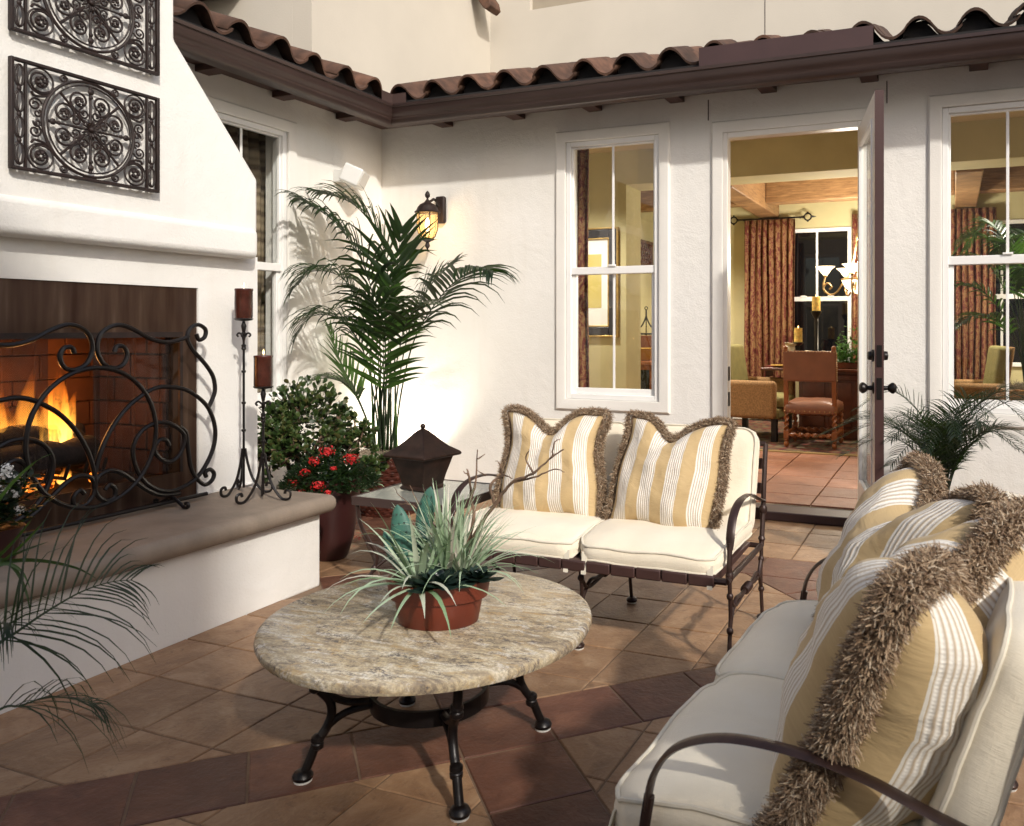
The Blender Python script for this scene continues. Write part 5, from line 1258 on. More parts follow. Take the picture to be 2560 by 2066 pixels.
# red geranium in a tall plum pot
rb = V((px(690, 1100, z=.2).x-.01, 3.80, 0)); rb = V((-3.33, 3.80, 0)); RP = .46
rp = thing('tall_plum_pot', 'tall dark plum glazed pot at the end of the hearth', 'pot', rb)
b = MB(); b.lathe([(.085, 0), (.10, .02), (.13, .12), (.150, .25), (.165, .38), (.172, RP-.02), (.176, RP), (.160, RP), (.155, RP-.04), (.01, RP-.04)], rb, 32); b.build('pot_body', 'plum_pot', rp)
rg = thing('red_geranium', 'red flowering plant with dark leaves in the tall plum pot', 'flowering plant', rb+V((0, 0, RP)))
gl_ = MB(); gl_.col = []; random.seed(5)
for k in range(2300):
    a, r = rnd(0, 6.28), rnd(0, 1)**.5*.265; z = RP-.06+(.21*(1-(r/.28)**2)+.02)*rnd(.15, 1); p = rb+V((r*cos(a), r*sin(a), z)); d = V((cos(a)*rnd(.2, 1), sin(a)*rnd(.2, 1), rnd(-.3, 1)))
    strapleaf(gl_, p, d, rnd(.020, .038), rnd(.014, .024), .3, 3, rnd(0, 1), profile=lambda t: sin(pi*min(.98, t*.9+.1)))
tag(gl_.build('foliage', 'geranium', rg), kind='stuff')
for k, (u, v, yy, s) in enumerate(((688, 950, 3.72, 1.2), (660, 970, 3.66, .85), (738, 965, 3.70, 1.1), (640, 995, 3.62, .8), (617, 1015, 3.60, .85), (633, 1040, 3.56, .9), (668, 1022, 3.58, 1.0), (690, 1036, 3.56, .5), (700, 985, 3.62, .4))):
    c = px(u, v, y=yy); m_ = MB()
    for j in range(int(60*s)):
        d = V((rnd(-1, 1), rnd(-1, 1), rnd(-.5, 1))).normalized(); p = c+V((d.x*.038, d.y*.034, d.z*.030))*s*rnd(.4, 1.15); t1 = d.cross(V((rnd(-1, 1), rnd(-1, 1), rnd(-1, 1)))).normalized(); t2 = d.cross(t1); w = rnd(.004, .009)
        m_.add([p-t1*w-t2*w*.6, p+t1*w-t2*w*.6+d*.004, p+t1*w+t2*w*.6, p-t1*w+t2*w*.6+d*.004], [(0, 1, 2, 3)])
    m_.build('flower_head', 'red_petal', rg, smooth=False)
pt_ = MB(); random.seed(9)
for k in range(120):
    c = px(735+random.gauss(0, 14)+rnd(-8, 22), 1128+random.gauss(0, 8), z=.006); a = rnd(0, 6.28); w = rnd(.004, .008)
    pt_.add([c+V((w*cos(a+q), w*sin(a+q)*.7, rnd(0, .004))) for q in (0, 1.57, 3.14, 4.71)], [(0, 1, 2, 3)])
tag(pt_.build('fallen_petals', 'red_petal', smooth=False), 'red petals scattered on the tiles beside the plum pot', 'petals', kind='stuff')
sp_ = thing('variegated_plant', 'low leafy plant with cream-edged leaves at the foot of the jade pot', 'plant', (rb.x-.12, 4.18, 0))
m_ = MB(); m_.col = []
for k in range(60):
    a = rnd(0, 6.28); strapleaf(m_, V((rb.x+.02+rnd(-.14, .14), 3.98+rnd(-.1, .06), .38)), V((cos(a), sin(a), rnd(.1, .9))), rnd(.08, .16), .03, .5, 5, rnd(0, .6))
m_.build('leaf', 'dracaena', sp_)

# white flowers at the left end of the hearth
wf = thing('white_flower_plant', 'white flowering plant with dark leaves at the left edge of the hearth', 'flowering plant', (-3.33, 1.95, .462))
wc = px(-8, 1060, x=-3.30); m_ = MB(); m_.col = []; random.seed(31)
for k in range(420):
    p = wc+V((rnd(-.10, .10), random.gauss(0, .06), rnd(-.08, .10))); strapleaf(m_, p, V((rnd(-1, 1), rnd(-1, 1), rnd(-.2, 1))), rnd(.03, .06), rnd(.018, .03), .4, 4, rnd(0, .6), profile=lambda t: sin(pi*min(.98, t*.9+.1)))
m_.build('foliage', 'palm_dark', wf); wf.children[0]['kind'] = 'stuff'
for k, (u, v) in enumerate(((12, 1000), (35, 1008), (5, 1030), (28, 1040), (40, 1075), (-15, 1010), (15, 985))):
    c = px(u, v, x=-3.24); m_ = MB()
    for j in range(45):
        d = V((rnd(-.3, 1), rnd(-1, 1), rnd(-.4, 1))).normalized(); p = c+d*.024*rnd(.5, 1); t1 = d.cross(V((rnd(-1, 1), rnd(-1, 1), 1))).normalized(); t2 = d.cross(t1); w = rnd(.004, .008)
        m_.add([p-t1*w, p+t2*w*.8, p+t1*w, p-t2*w*.8], [(0, 1, 2, 3)])
    m_.build('flower_head', 'white_petal', wf, smooth=False)
wp = thing('small_dark_pot', 'small dark pot under the white flowers on the hearth', 'pot', (wc.x, wc.y, .462))
b = MB(); b.lathe([(.06, .463), (.085, .58), (.09, .585), (.08, .585), (.01, .57)], (wc.x, wc.y, 0), 20); b.build('pot_body', 'plum_pot', wp)

# foreground palm leaning in from the left
fp0 = V((-1.95, .80, 0))
fpp = thing('dark_floor_pot', 'dark pot of the foreground palm, just outside the left edge', 'pot', fp0)
b = MB(); b.lathe([(.12, 0), (.17, .25), (.185, .34), (.165, .34), (.01, .31)], fp0, 24); b.build('pot_body', 'plum_pot', fpp)
fpm = thing('foreground_palm', 'arching fine-leaved palm fronds reaching in from the lower left edge', 'palm', fp0+V((0, 0, .33)))
Z4 = lambda a, b: (a*.4209, 949.4+b*.4209)
def FP(pts, x0, x1):
    n = len(pts); out = []
    for i, (a, b) in enumerate(pts):
        u, v = Z4(a, b); out.append(px(u, v, x=x0+(x1-x0)*i/(n-1)))
    return out
random.seed(14)
r0 = fp0+V((.02, .05, .34))
frond(fpm, [r0, V((-1.98, .98, .52))]+FP([(-30, 975), (80, 902), (230, 800), (400, 702), (545, 652), (660, 640)], -1.98, -1.92), 20, .30, .0052, droop=.62, ang=58, start=.30, mat='palm', tints=(0, .25), stem_r=.005, lift=.3, up=(.75, -.35, .55))
frond(fpm, [r0, V((-1.92, .95, .42))]+FP([(-40, 1310), (100, 1268), (250, 1222), (400, 1242), (470, 1262)], -1.84, -1.76), 16, .26, .0050, droop=1.0, ang=55, start=.35, mat='palm', tints=(0, .2), stem_r=.004, lift=.1)
frond(fpm, [r0, V((-2.0, .9, .55))]+FP([(-120, 1010), (-40, 890), (20, 855), (60, 870)], -2.0, -1.93), 12, .22, .0055, droop=1.0, ang=55, start=.45, mat='palm', tints=(0, .25), stem_r=.004)
m_ = MB(); m_.col = []
for pts, w in (([(-60, 590), (60, 545), (220, 545), (380, 580), (480, 632)], .010), ([(-40, 560), (80, 440), (160, 335)], .013), ([(-40, 600), (110, 470), (230, 338)], .013), ([(-20, 560), (110, 500), (240, 450)], .010), ([(-60, 580), (40, 560), (110, 600), (150, 680)], .008), ([(-50, 300), (60, 160), (180, 50), (260, 10)], .009), ([(-40, 520), (70, 580), (130, 700), (150, 800)], .008)):
    q = smoothpts(FP(pts, -2.12, -2.05), 5); m_.strip(q, [w*(1-(i/(len(q)-1))**2)+.0008 for i in range(len(q))], V((.3, .8, .5)), rnd(.55, 1))
m_.build('blade', 'palm', fpm)

for k in range(14):  # unseen upper fronds added to block sky light over the near floor
    a = 3.3+k*.12+rnd(-.05, .05); hh = rnd(1.0, 1.9); d = V((cos(a), sin(a), 0)); Lr = rnd(.6, .9)
    frond(fpm, [r0, r0+d*Lr*.12+V((0, 0, hh*.55)), r0+d*Lr*.5+V((0, 0, hh)), r0+d*Lr+V((0, 0, hh*.95)), r0+d*Lr*1.25+V((0, 0, hh*.75))], 26, .30, .016, droop=.5, ang=55, start=.35, tints=(0, .3))
# pygmy palm behind the right loveseat
yp = px(1985, 1020, y=5.10); yp = V((yp.x, 5.10, 0))
pp_ = thing('dark_planter', 'dark planter behind the right loveseat under the window', 'planter', yp)
b = MB(); b.lathe([(.14, 0), (.17, .20), (.19, .30), (.17, .30), (.01, .27)], yp, 24); b.build('pot_body', 'plum_pot', pp_)
dp = thing('feathery_palm', 'dark feathery palm under the window behind the right-hand loveseat', 'palm', yp+V((0, 0, .30)))
random.seed(40)
for k in range(26):
    a = 2*pi*k/26+rnd(-.15, .15); el = rnd(.6, 1.6); Lr = rnd(.52, .76); d = V((cos(a), sin(a)*.75, 0)); b0 = yp+V((0, 0, .30))
    if d.y > .2: el = max(el, 1.0); Lr *= .8
    c = [b0, b0+d*Lr*.16*(1/el)+V((0, 0, .26*el)), b0+d*Lr*.55+V((0, 0, .43*el)), b0+d*Lr+V((0, 0, .42*el-.10))]
    frond(dp, c, 30, .22, .0075, droop=.45, ang=50, start=.22, mat='palm_dark', tints=(0, .8), stem_r=.005, lift=.25, seg=4)

# ------------------------------------------------------------------ planter on the coffee table
pc = V((-1.455, 2.135, TZ)); EL = Matrix.Rotation(R(22), 3, 'Z') @ Matrix.Diagonal((1.20, .88, 1.20))
tp_ = thing('oval_terracotta_pot', 'oval terracotta pot on the granite coffee table', 'pot', pc)
b = MB(); b.lathe([(.095, 0), (.100, .004), (.112, .065), (.124, .068), (.130, .105), (.132, .112), (.124, .113), (.116, .098), (.01, .095)], pc, 40, EL); b.build('pot_body', 'terracotta', tp_)
b = MB(); b.lathe([(.114, .096), (.06, .104), (.002, .106)], pc, 24, EL); b.build('soil', 'soil', tp_)
spk = lambda n: random.seed(n)
def tuft(label, c, n, Ls, tilt, dirs, seed, w=(.008, .013)):
    t = thing('spiky_plant', label, 'spiky plant', c, 'spiky plants in the terracotta pot'); m_ = MB(); m_.col = []; spk(seed)
    for k in range(n):
        a = rnd(0, 6.28); e = rnd(*tilt); d = V((cos(a)*cos(e), sin(a)*cos(e), sin(e)))+V(dirs)*.5
        strapleaf(m_, c+V((cos(a)*.012, sin(a)*.012, rnd(0, .02))), d, rnd(*Ls), rnd(*w), rnd(.06, .50), 7, max(0, min(1, random.gauss(.55, .28))), profile=lambda q: min(1, .5+q*2.2)*(1-q**1.7)+.02)
    m_.build('leaf', 'dracaena', t); return t
zt = TZ+.118
tuft('pale green spiky plant spilling over the front left of the terracotta pot', V((pc.x-.025, pc.y-.065, zt)), 42, (.20, .30), (.05, 1.35), (-.12, -.25, .05), 3, (.015, .022))
tuft('pale green spiky plant standing in the middle of the terracotta pot', V((pc.x+.015, pc.y+.02, zt)), 58, (.22, .32), (.50, 1.5), (.05, .05, .5), 6, (.012, .018))
tuft('greyish spiky plant leaning right in the back of the terracotta pot', V((pc.x+.055, pc.y+.045, zt)), 105, (.20, .30), (.30, 1.4), (.30, .12, .35), 11, (.009, .013))
# cactus
ca = thing('prickly_pear', 'blue-green prickly pear cactus pads at the back left of the terracotta pot', 'cactus', (pc.x-.075, pc.y+.03, zt))
def cpad(u0, v0, u1, v1, yy, w, th=.016):
    a, b_ = px(u0, v0, y=yy), px(u1, v1, y=yy); ax = (b_-a); L = ax.length; ax.normalize(); sd = ax.cross(V((.3, -.95, .1))).normalized(); nn = ax.cross(sd); m_ = MB()
    secs = []
    for i in range(13):
        t = i/12; r = w*max(.06, (sin(pi*min(1, t*.86+.13)))**.65)*(1 if t < 1 else .1); secs.append([a+ax*L*t+sd*r*cos(2*pi*k/14)+nn*th*(r/w)*sin(2*pi*k/14) for k in range(14)])
    m_.loft(secs); o = m_.build('pad', 'cactus', ca); s_ = MB()
    for i in range(1, 6):
        for k in range(-1, 2):
            t = i/6; c = a+ax*L*t+sd*k*w*.55*(sin(pi*t)**.5); 
            for q in (nn, -nn):
                cc_ = c+q*th*.85
                for j in range(4): s_.tube([cc_, cc_+(q+sd*rnd(-1, 1)+ax*rnd(-1, 1)).normalized()*.007], [.0012, .0003], 3)
    s_.build('spine', 'spine', o)['kind'] = 'stuff'
cpad(868, 1240, 862, 1165, pc.y-.02, .034); cpad(856, 1178, 834, 1060, pc.y-.015, .036); cpad(845, 1200, 806, 1116, pc.y-.02, .022); cpad(885, 1130, 905, 1022, pc.y+.07, .030); cpad(890, 1190, 880, 1100, pc.y+.055, .026)
# dark rosettes
for (dx, dy, dz, s, lab) in ((.055, -.085, .022, 1.55, 'dark green rosette succulent at the front of the terracotta pot'), (.135, .0, .025, 1.1, 'dark green rosette succulent at the right rim of the terracotta pot')):
    t = thing('rosette_succulent', lab, 'succulent', (pc.x+dx, pc.y+dy, zt+dz), 'dark rosettes in the terracotta pot'); m_ = MB(); m_.col = []; spk(int(dx*1000))
    for k in range(30):
        a = k*2.4; r = k/30; e = 1.25-r*1.15; d = V((cos(a)*cos(e), sin(a)*cos(e), sin(e))); strapleaf(m_, V((pc.x+dx, pc.y+dy, zt+dz))+d*.006, d, (.018+.052*r)*s, (.016+.030*r)*s, .12, 5, rnd(0, 1), profile=lambda q: (.35+.75*q)*max(.02, 1-max(0, q-.55)**2*4.2))
    m_.build('leaf', 'rosette', t)
# dry branch
dbx = thing('dry_branch', 'bare twisted grey-brown branch rising from the terracotta pot', 'branch', (pc.x+.05, pc.y+.05, zt)); m_ = MB()
yb_ = pc.y+.06
for pts, r in (([(960, 1200), (1000, 1120), (1040, 1060), (1075, 1015), (1120, 995), (1160, 960), (1185, 945)], .0075), ([(965, 1190), (995, 1095), (990, 1050), (985, 1000), (980, 985)], .007), ([(990, 1045), (1000, 1010), (1003, 945)], .005), ([(1040, 1060), (1030, 1020), (1055, 1000), (1075, 1005)], .0055), ([(1120, 995), (1105, 965), (1112, 945)], .004),
               ([(1075, 1015), (1130, 1000), (1165, 985), (1185, 992)], .0035), ([(1160, 960), (1165, 930), (1178, 922)], .003), ([(955, 1205), (930, 1130), (895, 1085), (860, 1060), (830, 1062)], .0035), ([(895, 1085), (870, 1040), (862, 1020)], .0025), ([(930, 1130), (905, 1060), (893, 1038)], .003), ([(1055, 1000), (1050, 975), (1042, 968)], .003), ([(1020, 1000), (1003, 990)], .003), ([(860, 1060), (838, 1040), (828, 1025)], .002), ([(1003, 965), (1018, 955)], .003), ([(985, 1000), (973, 990)], .003)):
    q = smoothpts([px(u, v, y=yb_+rnd(-.012, .03)) for u, v in pts], 5); q = [p+V((rnd(-1, 1), rnd(-1, 1), rnd(-1, 1)))*.0018 for p in q]; m_.tube(q, [r*(1-.72*i/(len(q)-1))*rnd(.85, 1.15) for i in range(len(q))], 7)
m_.build('twig', 'driftwood', dbx)
# ------------------------------------------------------------------ rooms behind the glass
ZF = .075; ZC = 3.15; YH0, YH1 = 7.95, 8.38; YB = 11.1; XL = -3.95; XR = 2.6; ZC2 = 3.07
rm = thing('dining_room', 'straw-yellow dining room and gallery seen through the doorway and windows', 'room', (-1, 8.5, 0))
b = MB(); b.box(-6.4, 5.2, 5.91, YB+.2, -.2, ZF-.012); fl_in = b.build('indoor_floor', 'grout_in', smooth=False); tag(fl_in, kind='structure')
for a in range(-8, 4):
    for k in range(7):
        x0 = -1.40+a*.468; y0 = 5.92+k*.385-.05; q = clip(clip([(x0, max(5.915, y0)), (x0+.468, max(5.915, y0)), (x0+.468, y0+.385), (x0, y0+.385)], 1, 0, 2.5), -1, 0, 3.9)
        if len(q) >= 3:
            o = tile_piece(q, 'tile_inside', fl_in, ZF, .004)
wall('gallery_wall', 'y', YH0, YH1, -4.6, XR, ZF, ZC, [(-3.13, XR, ZF, 2.80)], 'wall_yellow', rm)
wall('far_wall', 'y', YB, YB+.15, -6.4, XR, ZF, 3.4, [], 'wall_yellow', rm)
b = MB(); b.box(XL-.15, XL, YH1, YB, ZF, 3.4); b.box(XR, XR+.15, 5.91, YB, ZF, 3.4); b.box(-4.60, -4.50, 5.91, YH0, ZF, ZC); b.build('side_wall', 'wall_yellow', rm, smooth=False)
b = MB(); b.box(-4.6, XR, 5.905, YH0, ZC, ZC+.1); b.box(XL, XR, YH0, YB, ZC2+.17, ZC2+.27); b.build('ceiling', 'ceiling', rm, smooth=False)
b = MB(); b.box(-3.0, 2.5, YB-.02, YB-.001, ZF, ZF+.12); b.build('baseboard', 'vinyl', rm, bevel=.004)
b = MB(); b.box(-4.5, -3.14, YH0-.02, YH0-.001, ZF, ZF+.12); b.build('baseboard', 'vinyl', rm, bevel=.004)
def beam(x0, x1, y0, y1, z0=2.80, z1=ZC2+.168):
    m_ = MB(); m_.box(x0, x1, y0, y1, z0, z1); m_.build('ceiling_beam', 'beam', rm, bevel=.012)
beam(-2.42, -2.16, YH1+.14, YB-.002); beam(.02, .27, YH1+.14, YB-.002); beam(XL+.002, XR-.002, YH1+.002, YH1+.14, 2.86)
for (a, c) in ((-2.158, .018), (XL+.002, -2.422), (.272, XR-.002)): beam(a, c, 10.2, 10.44, 2.87)
# windows of the far wall
def far_window(x0, x1, z0, z1, zr):
    m_ = MB(); t = .05
    for (a, c, lo, hi) in ((x0, x0+t, z0, z1), (x1-t, x1, z0, z1), (x0+t, x1-t, z1-t, z1), (x0+t, x1-t, z0, z0+t), (x0+t, x1-t, zr-.03, zr+.03)): m_.box(a, c, YB-.03, YB-.001, lo, hi)
    w_ = m_.build('far_window', 'vinyl', rm, bevel=.004)
    m_ = MB(); c = (x0+x1)/2; m_.box(c-.014, c+.014, YB-.026, YB-.012, zr+.03, z1-t); m_.box(c-.014, c+.014, YB-.026, YB-.012, z0+t, zr-.03); m_.build('muntin', 'vinyl', w_)
    m_ = MB(); m_.box(x0+t, x1-t, YB-.012, YB-.004, z0+t, z1-t); m_.build('pane', 'painted_dark_glass', w_, smooth=False)
    m_ = MB()
    for q in (.3, .7): m_.ball((x0+(x1-x0)*q, YB-.03, zr+.03), .03, 10, 6, (1.6, .6, .6))
    m_.build('latch', 'vinyl', w_)
far_window(-2.1, -1.22, .85, 2.63, 1.70); far_window(.1, 1.0, .85, 2.63, 1.70)
def curtain(label, x0, x1, y, z0, z1, folds, mat='drape', amp=.035, axis='x', flare=0, seed=1):
    t = thing('curtain', label, 'curtain', ((x0+x1)/2, y, z1) if axis == 'x' else (y, (x0+x1)/2, z1), 'paisley curtains of the dining room' if mat == 'drape' else None)
    n, m = folds*10, 12; mb = MB(); mb.uv = []; vs_ = []; random.seed(seed); ph = [rnd(-.6, .6) for _ in range(folds+2)]
    for j in range(m+1):
        v = j/m; z = z1+(z0-z1)*v
        for i in range(n+1):
            u = i/n; k = u*folds; a = amp*(.45+.55*min(1, v*6))*(1+.3*sin(k*1.7+seed)); d = a*math.sin(2*pi*k+ph[int(k)]*.5+.6*sin(v*3+seed))+a*.3*sin(4*pi*k+1+v)
            w = x0+(x1-x0)*u+flare*(u-.5)*v+.006*sin(v*7+k)
            vs_.append(V((w, y-abs(amp)-d, z)) if axis == 'x' else V((y+abs(amp)+d, w, z))); mb.uv.append((u*abs(x1-x0)*1.9, v*abs(z1-z0)))
    mb.add(vs_, [(j*(n+1)+i, j*(n+1)+i+1, (j+1)*(n+1)+i+1, (j+1)*(n+1)+i) for j in range(m) for i in range(n)])
    o = mb.build('drape', mat, t, angle=180); md = o.modifiers.new('thickness', 'SOLIDIFY'); md.thickness = .004
    return t
curtain('rust paisley curtain on an iron rod beside the far dark window, seen through the doorway', -2.60, -1.93, YB-.09, .10, 2.76, 8, seed=2)
curtain('rust paisley curtain on the far wall seen through the right-hand window', -.10, .48, YB-.09, .10, 2.78, 8, seed=5)
curtain('dark paisley curtain edge inside the middle window', -2.84, -2.68, 6.04, .10, 2.95, 2, seed=7)
curtain('rust paisley curtain on the far wall glimpsed through the glass of the open door', -1.20, -.80, YB-.09, .10, 2.78, 5, seed=9)
curtain('striped tan curtain inside the window left of the corner', 4.16, 4.80, -4.80, .10, 2.95, 6, 'drape_tan', .05, 'y', seed=4)
rod = thing('curtain_rod', 'black iron curtain rod with pierced finials above the paisley curtain', 'curtain rod', (-2.26, YB-.12, 2.76))
b = MB(); b.tube([(-2.70, YB-.12, 2.775), (-1.82, YB-.12, 2.775)], .012, 8); b.build('pole', 'iron_black', rod)
for s, x in ((-1, -2.70), (1, -1.82)):
    b = MB(); b.tube([(x+s*(.055+.045*cos(a*pi/8)), YB-.12, 2.775+.045*sin(a*pi/8)) for a in range(16)], .010, 6, closed=True); b.lathe([(.018, -.01), (.018, .012)], (x, YB-.12, 2.775), 8, Matrix.Rotation(R(90), 3, 'Y')); b.lathe([(.016, 0), (.003, .06)], (x+s*.105, YB-.12, 2.775), 8, Matrix.Rotation(s*R(90), 3, 'Y'))
    for q in (-.05, .05): b.ball((x+s*.055, YB-.12, 2.775+q*1.1), .014, 8, 5)
    b.build('finial', 'iron_black', rod)
b = MB(); b.tube([(-2.64, YB-.001, 2.775), (-2.64, YB-.12, 2.775)], .008); b.tube([(-1.88, YB-.001, 2.775), (-1.88, YB-.12, 2.775)], .008); b.build('bracket', 'iron_black', rod)
# framed print on the gallery wall
fp_ = thing('framed_print', 'large print with white mat in a dark frame with gilt edges inside the middle window', 'framed picture', (-3.62, YH0-.03, 1.8))
x0, x1, z0, z1 = -4.08, -3.205, 1.225, 2.365
def fr_(mb, a, c, lo, hi, w, d0, d1):
    for (p, q, r_, s_) in ((a, a+w, lo, hi), (c-w, c, lo, hi), (a+w, c-w, hi-w, hi), (a+w, c-w, lo, lo+w)): mb.box(p, q, YH0-d1, YH0-d0, r_, s_)
b = MB(); fr_(b, x0, x1, z0, z1, .018, .002, .045); b.build('gilt_edge', 'gilt', fp_, bevel=.004)
b = MB(); fr_(b, x0+.018, x1-.018, z0+.018, z1-.018, .088, .002, .035); b.build('frame', 'frame_dark', fp_, bevel=.008)
b = MB(); fr_(b, x0+.106, x1-.106, z0+.106, z1-.106, .016, .002, .030); b.build('gilt_edge', 'gilt', fp_, bevel=.003)
b = MB(); b.box(x0+.122, x1-.122, YH0-.015, YH0-.002, z0+.122, z1-.122); b.build('mat_board', 'mat_board', fp_, smooth=False)
b = MB(); b.box(x0+.25, -3.40, YH0-.018, YH0-.0155, 1.53, 2.09); b.build('print', 'print_yellow', fp_, smooth=False)
# cabinet corner beyond the opening
cb = thing('oak_cabinet', 'honey oak cabinet with glass doors at the left of the dining room', 'cabinet', (-3.7, 10.1, ZF))
b = MB(); b.box(XL+.002, -3.42, 9.6, 10.9, ZF+.06, .86); b.box(XL+.002, -3.38, 9.56, 10.94, .86, .91); b.build('carcass', 'oak', cb, bevel=.006)
for k in range(2):
    b = MB(); y0 = 9.64+k*.62
    for (p, q, r_, s_) in ((y0, y0+.08, .16, .82), (y0+.52, y0+.60, .16, .82), (y0+.08, y0+.52, .74, .82), (y0+.08, y0+.52, .16, .24)): b.box(-3.419, -3.395, p, q, r_, s_)
    d_ = b.build('door', 'oak', cb, bevel=.004); b = MB(); b.box(-3.418, -3.405, y0+.08, y0+.52, .24, .74); b.build('pane', 'painted_dark_glass', d_, smooth=False)
    b = MB(); b.ball((-3.385, y0+.56, .5), .014); b.build('knob', 'iron_black', d_)
# front end toward the camera
b = MB(); b.box(XL+.06, -3.47, 9.592, 9.599, .2, .8); b.build('end_panel', 'painted_dark_glass', cb, smooth=False)
for k in range(9):
    o = MB(); o.lathe([(.07, 0), (.135, .016), (.138, .020), (.07, .006), (.001, .005)], (-3.62, 9.78, .912+k*.0165), 24); q = o.build('plate', 'plate', origin=(-3.62, 9.78, .912+k*.0165)); tag(q, ('bottom mustard yellow plate of the stack on the oak cabinet', 'second mustard yellow plate from the bottom of the cabinet stack', 'third mustard yellow plate from the bottom of the cabinet stack', 'fourth mustard yellow plate from the bottom of the cabinet stack', 'middle mustard yellow plate of the stack on the oak cabinet', 'fourth mustard yellow plate from the top of the cabinet stack', 'third mustard yellow plate from the top of the cabinet stack', 'second mustard yellow plate from the top of the cabinet stack', 'topmost mustard yellow plate of the stack on the oak cabinet')[k], 'plate', 'stack of plates on the cabinet')
tl = thing('iron_candle_lantern', 'black iron scrolled candle lantern on the oak cabinet behind the plates', 'lantern', (-3.72, 10.15, .91))
b = MB(); b.box(-3.84, -3.58, 10.03, 10.27, .91, 1.22); b.build('basket_box', 'table_wood', tl, bevel=.006)
b = MB(); b.tube(smoothpts([(-3.86, 10.15, 1.30), (-3.78, 10.15, 1.34), (-3.72, 10.15, 1.46), (-3.715, 10.15, 1.55)], 4), .010, 6); b.tube(smoothpts([(-3.57, 10.15, 1.30), (-3.65, 10.15, 1.34), (-3.71, 10.15, 1.46), (-3.715, 10.15, 1.55)], 4), .010, 6); b.tube([(-3.715+.02*cos(a*.785), 10.15, 1.575+.02*sin(a*.785)) for a in range(8)], .006, 6, closed=True); b.tube([(-3.715, 10.15, 1.22), (-3.715, 10.15, 1.5)], .008); b.tube([(-3.86, 10.15, 1.24), (-3.57, 10.15, 1.24)], .012); b.build('scroll', 'iron_black', tl)
orc = thing('yellow_orchid', 'yellow orchid spray standing behind the iron lantern', 'orchid', (-3.62, 10.4, .91)); b = MB(); b.tube(smoothpts([(-3.60, 10.4, .92), (-3.62, 10.4, 1.4), (-3.58, 10.4, 1.85), (-3.50, 10.4, 1.95)], 5), .006); b.build('stem', 'stem', orc)
random.seed(77); b = MB()
for k in range(26):
    c = V((-3.60+rnd(-.05, .07), 10.38+rnd(-.05, .05), rnd(1.5, 1.9)))
    for j in range(4):
        d = V((rnd(-1, 1), rnd(-1, 1), rnd(-1, 1))).normalized(); s_ = d.cross(V((.3, .2, 1))).normalized(); b.add([c, c+d*.02+s_*.012, c+d*.038, c+d*.02-s_*.012], [(0, 1, 2, 3)])
b.build('flower', 'yellow_petal', orc, smooth=False)
lt = thing('lattice_panel', 'dark carved lattice panel hung high on the left wall of the dining room', 'panel', (XL, 10.3, 2.3))
b = MB(); b.box(XL+.001, XL+.03, 9.9, 11.0, 2.16, 2.20); b.box(XL+.001, XL+.03, 9.9, 11.0, 2.48, 2.52)
for k in range(14):
    y = 9.9+k*.084
    b.tube([(XL+.015, y, 2.2), (XL+.015, min(11, y+.14), 2.48)], .010, 5); b.tube([(XL+.018, min(11, y+.14), 2.2), (XL+.018, y, 2.48)], .010, 5)
b.build('lattice', 'table_wood', lt)
# rug and dining set
rg_ = thing('oriental_rug', 'dark red patterned rug under the dining table', 'rug', (-1.1, 9.6, ZF))
b = MB(); b.box(-2.9, .6, 8.36, 10.9, ZF, ZF+.012); b.build('pile', 'rug', rg_, smooth=False)
b = MB(); b.box(-2.9, .6, 8.29, 8.359, ZF, ZF+.010); b.build('binding', 'rug_trim', rg_, smooth=False)
dt = thing('dining_table', 'dark cherry dining table with a heavy chest-like base', 'table', (-1.05, 9.75, ZF))
b = MB(); b.box(-2.02, -.05, 9.28, 10.3, .838, .87); b.build('table_top', 'table_wood', dt, bevel=.008)
b = MB(); b.box(-1.62, -.45, 9.45, 10.1, ZF+.013, .838); b.box(-1.66, -.41, 9.41, 10.14, ZF+.013, .19); b.box(-1.66, -.41, 9.41, 10.14, .74, .80); b.build('base', 'table_wood', dt, bevel=.008)
for k in range(4):
    b = MB(); x = -1.58+k*.29; b.box(x, x+.25, 9.435, 9.449, .22, .72); b.build('base_panel', 'table_wood', dt, bevel=.006)
rn = MB(); rn.box(-2.03, -.10, 9.55, 10.0, .871, .876); rn.box(-2.034, -2.022, 9.55, 10.0, .74, .876); tag(rn.build('table_runner', 'runner', origin=(-1, 9.7, .87), smooth=False), 'crimson runner hanging over the end of the dining table', 'runner')
pl = MB(); pl.lathe([(.06, .0), (.15, .014), (.155, .018), (.07, .005), (.001, .004)], (-1.80, 9.48, .877), 24); tag(pl.build('plate', 'plate', origin=(-1.80, 9.48, .877)), 'mustard yellow plate on the near corner of the dining table', 'plate')
sh = MB(); sh.lathe([(.03, 0), (.05, .02), (.015, .05), (.07, .16), (.055, .24), (.075, .27), (.03, .25), (.02, .1)], (-1.78, 9.62, .877), 14, Matrix.Rotation(R(8), 3, 'Y'))
for i, p in enumerate(sh.v): q = V(p); sh.v[i] = tuple(q+V((mnoise.noise(q*22), mnoise.noise(q*22+V((5,0,0))), 0))*.025)
tag(sh.build('napkin_flourish', 'stone_orn', origin=(-1.78, 9.62, .877)), 'pale folded napkin flourish standing behind the yellow plate', 'napkin')
